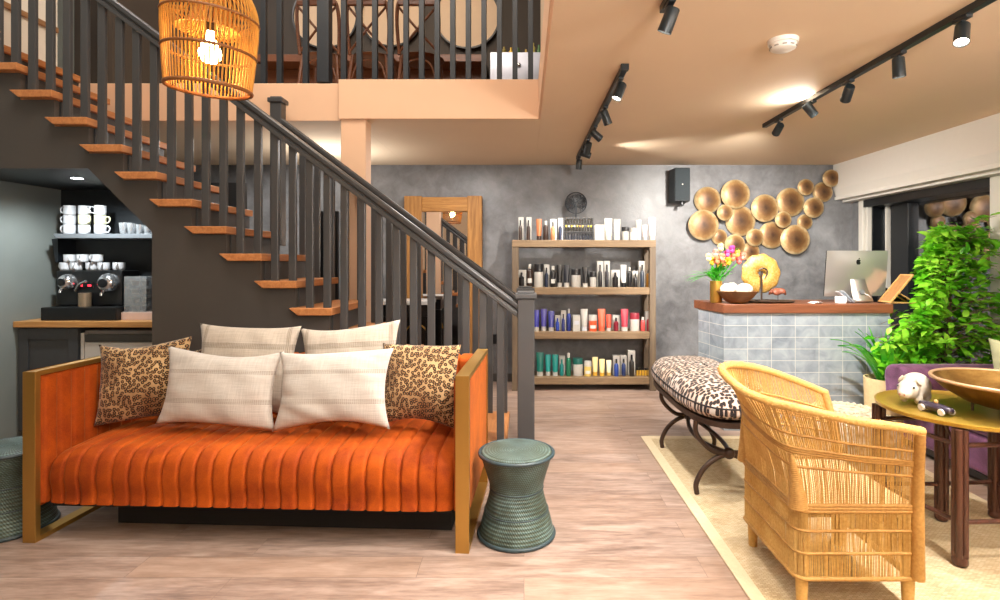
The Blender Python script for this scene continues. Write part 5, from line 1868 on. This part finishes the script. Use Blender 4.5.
# rack of small vials and the black coral fan on the top shelf
ry = 5.80
rk = thing('vial_rack', 'black wire rack of small yellow-topped vials on the top shelf', 'rack', (X(578, ry), ry, tops[0] + .0005))
rx0_, rx1_ = X(564, ry), X(593, ry)
z0 = tops[0] + .0005
zt4 = Zh(218, ry)
hh = zt4 - z0
g = G()
for lv in (0, hh * .38, hh * .72, hh - .01):
    yo = .05 * lv / hh
    g.box((rx0_, ry - .06 + yo, z0 + lv), (rx1_, ry - .052 + yo, z0 + lv + .008)).box((rx0_, ry + .05, z0 + lv), (rx1_, ry + .056, z0 + lv + .008))
    g.box((rx0_, ry - .052 + yo, z0 + lv), (rx1_, ry + .05, z0 + lv + .004))
for x in (rx0_, rx1_ - .008):
    g.box((x, ry - .06, z0), (x + .008, ry + .056, z0 + .006)).box((x, ry + .048, z0), (x + .008, ry + .056, zt4)).box((x, ry - .02, z0), (x + .008, ry - .012, zt4))
mesh_obj('frame', g, m_black_satin, rk, smooth=0)
cols = ['#d8b93a', '#e0c64a', '#e8e4d8', '#d8a83a', '#cfd2c8', '#d9c050', '#b98a3a', '#d9b14a', '#6a6a6a']
for lv in range(3):
    for k in range(10):
        x = rx0_ + .022 + (rx1_ - rx0_ - .044) * k / 9
        zb3 = z0 + (0, hh * .38, hh * .72)[lv] + .0085
        yo = .05 * (0, .38, .72)[lv]
        v_ = mesh_obj('vial', G().lathe([(0, 0), (.0105, 0), (.0105, .042), (0, .042)], (x, ry - .03 + yo, zb3), 10), pm_('#1d2230' if lv == 0 else '#2a2620'), rk)
        mesh_obj('cap', G().lathe([(0, .0422), (.0085, .0422), (.0085, .064), (0, .064)], (x, ry - .03 + yo, zb3), 10), pm_(cols[(k + lv) % 9] if lv == 1 else ('#1a191b' if lv == 0 else '#4a4038')), v_)
fy = 5.86
fc_ = (X(576, fy), fy, zt4 + .0005)
cf = thing('coral_fan', 'round black coral fan on a small stand above the vial rack', 'ornament', fc_)
cz = Zh(203, fy)
R_ = 10.5 / F * fy
g = G()
rj = random.Random(8)


def grow(p, a, ln, r, dep):
    q = Vector((p.x + math.cos(a) * ln, p.y + rj.uniform(-.006, .006), p.z + math.sin(a) * ln))
    if math.hypot(q.x - fc_[0], q.z - cz) > R_:
        return
    g.tube([p, q], [r, r * .8], 5)
    if dep:
        for s in (-1, 0, 1):
            if rj.random() < .86:
                grow(q, a + s * rj.uniform(.35, .75), ln * rj.uniform(.75, .98), r * .8, dep - 1)


for a in (.5, .9, 1.3, PI / 2, 1.85, 2.25, 2.65, 3.1, 0.05, 3.6, -.4):
    grow(Vector((fc_[0], fy, cz - .035)), a, .034, .006, 4)
mesh_obj('coral', g, m_black, cf, smooth=0)
mesh_obj('ring', G().tube([(fc_[0] + R_ * math.cos(k * PI / 24), fy, cz + R_ * math.sin(k * PI / 24)) for k in range(48)], .006, 6, True), m_black, cf, smooth=60)
mesh_obj('stand', G().box((fc_[0] - .075, fy - .03, fc_[2]), (fc_[0] + .075, fy + .03, fc_[2] + .012)).tube([(fc_[0], fy, fc_[2] + .012), (fc_[0], fy, cz - .03)], .008, 8), m_black, cf, smooth=40)

# ================================================================== bronze wall discs
m_disc = NT('burnished_disc')
sep = m_disc.n('SeparateXYZ', i_Vector=m_disc.co)
rad = m_disc.math('SQRT', m_disc.math('ADD', m_disc.math('POWER', sep.outputs[0], 2), m_disc.math('POWER', sep.outputs[2], 2)))
at_ = m_disc.n('Attribute', attribute_type='OBJECT', attribute_name='disc_radius').outputs[2]
f = m_disc.math('ADD', m_disc.math('DIVIDE', rad, at_), m_disc.math('MULTIPLY', m_disc.math('SUBTRACT', m_disc.noise(9, 5, .65), .5), .7))
m_disc.set(Base_Color=m_disc.ramp(f, [(.12, '#3f2816'), (.52, '#704e2d'), (.80, '#a07d50'), (.98, '#d2b98c')]), Metallic=.35, Roughness=.42)
m_disc.bump(m_disc.noise(90, 3), .1, .003)
DISCS = [(708, 200, 13.2, 'beside the black speaker, topmost of that end'), (736, 194, 14.4, 'large one above the tiny disc near the speaker'), (725.5, 212.5, 7.8, 'tiny one wedged between the two uppermost near the speaker'), (704, 225, 15.0, 'large one lowest beside the speaker'),
         (741, 221, 14.8, 'large one under the tiny disc near the speaker'), (720, 237, 7.6, 'small one above the pink flowers, by the low large disc'), (735.5, 244.5, 10, 'half hidden behind the pink flowers'), (755.5, 237.5, 8.6, 'small one right above the golden disc ornament'),
         (751, 251.5, 9, 'lowest one just behind the golden disc ornament'), (765.5, 208, 13.6, 'large one in the middle of the cluster'), (791, 202, 14.2, 'large one on the upper edge in the window half'), (784, 219.5, 8, 'small one in the gap above the largest low disc'),
         (772.5, 235, 13.2, 'large one low in the middle, left of the lowest large one'), (796, 239.5, 14.6, 'largest low one toward the window'), (805.5, 222, 7.6, 'small one just above the largest low disc toward the window'), (814.5, 207.5, 10, 'mid sized one toward the window below the steep row'),
         (806.5, 187, 8, 'small one on top, toward the window'), (823.5, 192, 9.8, 'second from the window blind box'), (832, 178, 8.4, 'small one touching the white blind box corner')]
offs = {}
for i, (px, py, r, lab) in enumerate(DISCS):
    lv = 0
    used = {offs[j] for j in range(i) if math.hypot(px - DISCS[j][0], py - DISCS[j][1]) < r + DISCS[j][2] + 2.2}
    while lv in used:
        lv += 1
    offs[i] = lv
    yb = YB - .028 - lv * .05
    R2 = r / F * (yb - .02)
    c = (X(px, yb - .02), yb, Zh(py, yb - .02))
    dep = min(.042, R2 * .34)
    prof = [(R2, 0), (R2 + .003, .003), (R2, .006)] + [(R2 * math.cos(PI / 2 * k / 8), .006 + dep * math.sin(PI / 2 * k / 8)) for k in range(1, 9)]
    prof = [(q if q > 1e-5 else 0, z) for q, z in prof]
    M = Matrix.Translation(c)
    o = mesh_obj('hanging_disc', G().lathe([(0, 0)] + prof, seg=44).xf(Matrix.Rotation(PI / 2, 4, 'X')), m_disc.m, M=M, local=True, smooth=60)
    o['disc_radius'] = R2
    tag(o, 'bronze wall disc, ' + lab, 'wall disc', 'bronze wall discs', 'thing')
    if True:
        mesh_obj('hanging_pin', G().tube([(c[0], c[1] + .0002, c[2]), (c[0], YB - .0005, c[2])], .006, 6), m_black, o)

# speaker
sp_ = thing('wall_mounted_speaker', 'black speaker mounted high on the plaster wall beside the bronze discs', 'speaker', at(682, 185, 6.0), kind='thing')
y = 5.88
a_, b_ = at(673, 203, y), at(692, 167.5, y)
sx_ = (a_[0] + b_[0]) / 2
mesh_obj('cabinet', G().prism([(sx_ - .105, YB - .06), (sx_ + .105, YB - .06), (sx_ + .085, y), (sx_ - .085, y)], a_[2] + .02, b_[2], 'XY'), plain('speaker_black', '#20262a', .5), sp_, smooth=0, bevel=.012, bseg=3)
mesh_obj('grille', G().prism([(sx_ - .08, y - .0005), (sx_ + .08, y - .0005), (sx_ + .078, y - .006), (sx_ - .078, y - .006)], a_[2] + .035, b_[2] - .012, 'XY'), plain('speaker_cloth', '#2a3236', .8, bump=.4, bscale=600), sp_, smooth=0)
mesh_obj('badge', G().ball((sx_, y - .006, (a_[2] + b_[2]) / 2 + .01), (.012, .003, .009), 12, 8), m_chrome, sp_, smooth=180)
mesh_obj('bracket', G().box((sx_ - .04, YB - .06, a_[2] + .08), (sx_ + .04, YB - .0005, b_[2] - .08)).tube([(sx_ + .01, y + .05, a_[2] + .02), (sx_ + .01, y + .05, a_[2] - .02)], .02, 10), m_black, sp_, smooth=40)

# big leaning mirror in rough timber frame
m_oldwood = wood('old_timber', '#7c4f22', '#c08a49', 'Z', .65, 5, .4)
m_oldwoodx = wood('old_timber_rail', '#8a5723', '#c8924c', 'X', .65, 5, .4)
mr = thing('framed_mirror', 'tall mirror in a rough timber frame behind the staircase', 'mirror', (X(443, 6.0), 6.0, 0))
my0, my1 = 6.0, 6.085
fx0_, fx1_ = X(404, my0), X(482, my0)
ix0_, ix1_ = X(421.5, my0), X(467.5, my0)
zt5, zi = Zh(196, my0), Zh(211.5, my0)
mesh_obj('frame', G().box((fx0_, my0, .0005), (ix0_, my1, zt5)), m_oldwood, mr, smooth=0, bevel=.006)
mesh_obj('frame', G().box((ix1_, my0 - .02, .0005), (fx1_, my1, zt5)), m_oldwood, mr, smooth=0, bevel=.006)
mesh_obj('top_rail', G().box((ix0_ + .0005, my0 + .01, zi), (ix1_ - .0005, my1, zt5 - .01)), m_oldwoodx, mr, smooth=0, bevel=.006)
mesh_obj('bottom_rail', G().box((ix0_ + .0005, my0 + .01, .0005), (ix1_ - .0005, my1, .18)), m_oldwoodx, mr, smooth=0, bevel=.006)
mesh_obj('glass', G().box((ix0_ + .0005, my0 + .045, .181), (ix1_ - .0005, my0 + .05, zi - .0005)), m_mirror, mr, smooth=0)
# console table between the column and the mirror
cty = 5.45
ct_ = thing('console_table', 'dark console table with pale marble top behind the staircase', 'table', (X(402, cty), cty, 0))
cx0, cx1 = X(372, cty), X(430, cty)
cz_ = Zh(301, cty)
mesh_obj('top', G().box((cx0, cty, cz_ - .04), (cx1, cty + .38, cz_)), plain('pale_marble', '#cfcfcd', .25, var=.06, vscale=5), ct_, smooth=0, bevel=.004)
mesh_obj('apron', G().box((cx0 + .02, cty + .02, cz_ - .16), (cx1 - .02, cty + .36, cz_ - .0405)), m_black_satin, ct_, smooth=0, bevel=.003)
for x in (cx0 + .03, cx1 - .03):
    for yy in (cty + .03, cty + .34):
        mesh_obj('leg', G().tube([(x, yy, cz_ - .161), (x, yy, .0005)], [.022, .014], 10), m_black_satin, ct_, smooth=60)
for s in (0, 1):
    xm = cx0 + (.16 if s == 0 else .42)
    P = [(xm + .13 * math.cos(k * PI / 12), cty + .12, .55 + .16 * math.sin(k * PI / 12)) for k in range(13)]
    mesh_obj('brass_arch', G().tube(P, .008, 8), m_brass, ct_, smooth=60)
mesh_obj('back_panel', G().box((cx0 + .03, cty + .35, .02), (cx1 - .03, cty + .36, cz_ - .161)), m_black_satin, ct_, smooth=0)
# television / black screen and painting behind the balusters
tv = thing('television', 'tall black screen standing behind the staircase', 'screen', (X(321, 5.3), 5.3, 0))
tx0, tx1 = X(306, 5.3), X(338, 5.3)
mesh_obj('screen', G().box((tx0, 5.3, Zh(318, 5.3)), (tx1, 5.34, Zh(211, 5.3))), m_black_satin, tv, smooth=0, bevel=.004)
mesh_obj('stand', G().box((tx0 + .12, 5.31, .03), (tx1 - .12, 5.335, Zh(318, 5.3))).box((tx0 + .02, 5.2, .0005), (tx1 - .02, 5.45, .03)), m_black_satin, tv, smooth=0, bevel=.004)
# black socket on the back wall
so = at(495.5, 339, YB)
o = thing('wall_socket', 'small black socket low on the wall beside the shelving unit', 'socket', so, kind='thing')
mesh_obj('plate', G().box((so[0] - .03, YB - .008, so[2] - .055), (so[0] + .03, YB - .0005, so[2] + .055)), m_black_satin, o, smooth=0, bevel=.002)
mesh_obj('insert', G().box((so[0] - .018, YB - .011, so[2] - .018), (so[0] + .018, YB - .0082, so[2] + .018)), m_black, o, smooth=0, bevel=.002)

# ================================================================== track lights
LIGHTS = []
m_track = plain('track_black', '#1b2024', .4)
m_head = plain('spot_black', '#222a2e', .4)
m_lens = emit('spot_lens_glow', '#fff2df', 18)
m_off = plain('spot_lens_off', '#0c0d0e', .2)


def track(lab, x, y0, y1, heads):
    t = thing('ceiling_track_light', lab, 'track light', (x, (y0 + y1) / 2, CEIL))
    mesh_obj('track', G().box((x - .018, y0, CEIL - .032), (x + .018, y1, CEIL - .0005)), m_track, t, smooth=0, bevel=.002)
    mesh_obj('end_cap', G().box((x - .022, y0 - .03, CEIL - .036), (x + .022, y0 - .0005, CEIL - .0005)), m_track, t, smooth=0, bevel=.003)
    for (y, d, lit) in heads:
        d = Vector(d).normalized()
        pv = Vector((x, y, CEIL - .095))
        Q = d.to_track_quat('Z', 'Y').to_matrix().to_4x4()
        st = mesh_obj('spot_head', G().lathe([(0, -.04), (.024, -.04), (.028, -.034), (.030, .06), (.027, .06), (.026, .048), (0, .048)], seg=24).xf(Matrix.Translation(pv) @ Q), m_head, t, smooth=45)
        mesh_obj('adapter', G().box((x - .014, y - .04, CEIL - .046), (x + .014, y + .04, CEIL - .0325)).tube([(x, y, CEIL - .046), (x, y, CEIL - .075)], .007, 8), m_track, t, smooth=40)
        pl = pv + d * .0485
        mesh_obj('lens', G().lathe([(0, 0), (.0255, 0), (.0255, .004), (0, .006)], seg=20).xf(Matrix.Translation(pl) @ Q), m_lens if lit else m_off, st, smooth=60)
        if lit:
            LIGHTS.append((pl + d * .018, d, lit))
    return t


track('black ceiling track with spotlights in front of the product shelves', .56, 3.02, 5.62,
      [(3.15, (-.42, -.10, -1), 75), (3.72, (.45, .35, -1), 60), (4.25, (.80, .30, -.60), 90), (4.72, (-.15, .75, -.9), 42), (5.02, (.9, .10, -.26), 34), (5.50, (-.02, .28, -1), 32)])
track('long black ceiling track with spotlights along the window side', 1.915, .5, 4.30,
      [(2.36, (-.35, -.35, -1), 60), (2.76, (.12, .1, -1), 60), (3.19, (.22, .95, -.70), 150), (3.60, (-.5, .0, .6), 26), (4.06, (.06, .95, -.45), 120), (1.6, (-.3, .5, -1), 60), (.8, (-.3, .5, -1), 60)])
track('short black ceiling track with one spotlight above the aisle near the void edge', .60, 1.2, 2.32, [(2.22, (-.35, .35, -1), 60), (1.4, (-.4, .6, -1), 60)])

# smoke detector
sd = at(783, 43, 540 * (CEIL - EYE) / (262 - 40))
sd = (sd[0], sd[1], CEIL)
o = thing('smoke_detector', 'round white smoke detector on the peach ceiling', 'smoke detector', sd)
mesh_obj('body', G().lathe([(0, -.052), (.045, -.052), (.058, -.045), (.062, -.03), (.062, -.022), (0, -.022)], sd, 36), m_white, o, smooth=40)
mesh_obj('base', G().lathe([(0, -.0215), (.070, -.0215), (.072, -.0005), (0, -.0005)], sd, 36), m_white, o, smooth=40)
g = G()
for k in range(10):
    a = 2 * PI * k / 10
    g.cbox((sd[0] + .0595 * math.cos(a), sd[1] + .0595 * math.sin(a), CEIL - .038), (.006, .02, .006), Matrix.Rotation(a, 3, 'Z'))
mesh_obj('vent_slot', g, plain('slot_grey', '#9a948a', .6), o, smooth=0)
# ================================================================== lights
def lamp_data(kind, name, loc, power, col=(1, .86, .70), size=.05, d=None, **kw):
    l = bpy.data.lights.new(name, kind)
    l.energy = power
    l.color = col
    if kind == 'AREA':
        l.size = size
    else:
        l.shadow_soft_size = size
    for k, v in kw.items():
        setattr(l, k, v)
    o = bpy.data.objects.new(name, l)
    COL.objects.link(o)
    o.location = loc
    if d is not None:
        o.rotation_euler = Vector(d).to_track_quat('-Z', 'Y').to_euler()
    return o


for i, (p, d, e) in enumerate(LIGHTS):
    up = d.z > 0
    lamp_data('SPOT', 'track_spot', p, e * (2.0 if not up else .9), (1, .95, .88), .025, d, spot_size=math.radians(170 if up else 84), spot_blend=.7)
lamp_data('POINT', 'pendant_bulb', BULB, 50, (1, .62, .28), .03)
lamp_data('SPOT', 'alcove_downlight', (dl[0], dl[1], dl[2] - .02), 60, (.9, .97, 1), .03, (-.1, .15, -1), spot_size=math.radians(150), spot_blend=.5)
# added unseen fill lights: ceiling behind the viewer, void and upstairs
for x, y in ((1.6, -.6), (1.6, .6), (2.9, 1.2), (.7, .2), (1.2, -1.8)):
    lamp_data('AREA', 'ceiling_fill', (x, y, CEIL - .03), 8, (1, .95, .88), .8, (0, 0, -1))
for x, y, e in ((-1.3, 2.5, 75), (-2.4, 1.9, 40), (-.6, 1.2, 60), (-1.0, -1.2, 30)):
    lamp_data('AREA', 'void_fill', (x, y, 5.25), e, (1, .92, .82), 1.2, (0, .1, -1))
lamp_data('AREA', 'upstairs_fill', (-1.0, 4.6, 5.2), 35, (1, .80, .60), .8, (0, .5, -1))
lamp_data('AREA', 'upstairs_fill', (-3.3, 4.6, 5.2), 60, (1, .95, .9), .6, (0, .2, -1))
for x, y, e in ((1.2, -.7, 110), (2.9, .2, 80), (1.0, -2.2, 110)):
    lamp_data('AREA', 'upward_fill', (x, y, 1.9), e, (1, .96, .90), .6, (0, .42, .9))  # upward fill added out of view to brighten the ceiling
lamp_data('AREA', 'upward_fill', (-1.9, 5.3, 1.95), 9, (1, .98, .95), .4, (.1, -.1, 1))  # unseen fill added to lift the ceiling under the gallery
for x, y in ((-2.6, 5.2), (-.6, 5.1)):
    lamp_data('AREA', 'under_gallery_fill', (x, y, CEIL - .03), 22, (1, .98, .95), .4, (0, 0, -1))  # added fill below the gallery, no fitting belongs to it
wd_ = bpy.data.worlds.new('world')
SC.world = wd_
wd_.use_nodes = True
wd_.node_tree.nodes['Background'].inputs[0].default_value = (.03, .04, .07, 1)
wd_.node_tree.nodes['Background'].inputs[1].default_value = .3
SC.view_settings.exposure = .1
SC.cycles.max_bounces = 10
SC.cycles.diffuse_bounces = 5
SC.cycles.glossy_bounces = 4
SC.cycles.transparent_max_bounces = 16
SC.cycles.caustics_reflective = False
SC.cycles.caustics_refractive = False
SC.cycles.sample_clamp_indirect = 4
SC.cycles.use_denoising = True
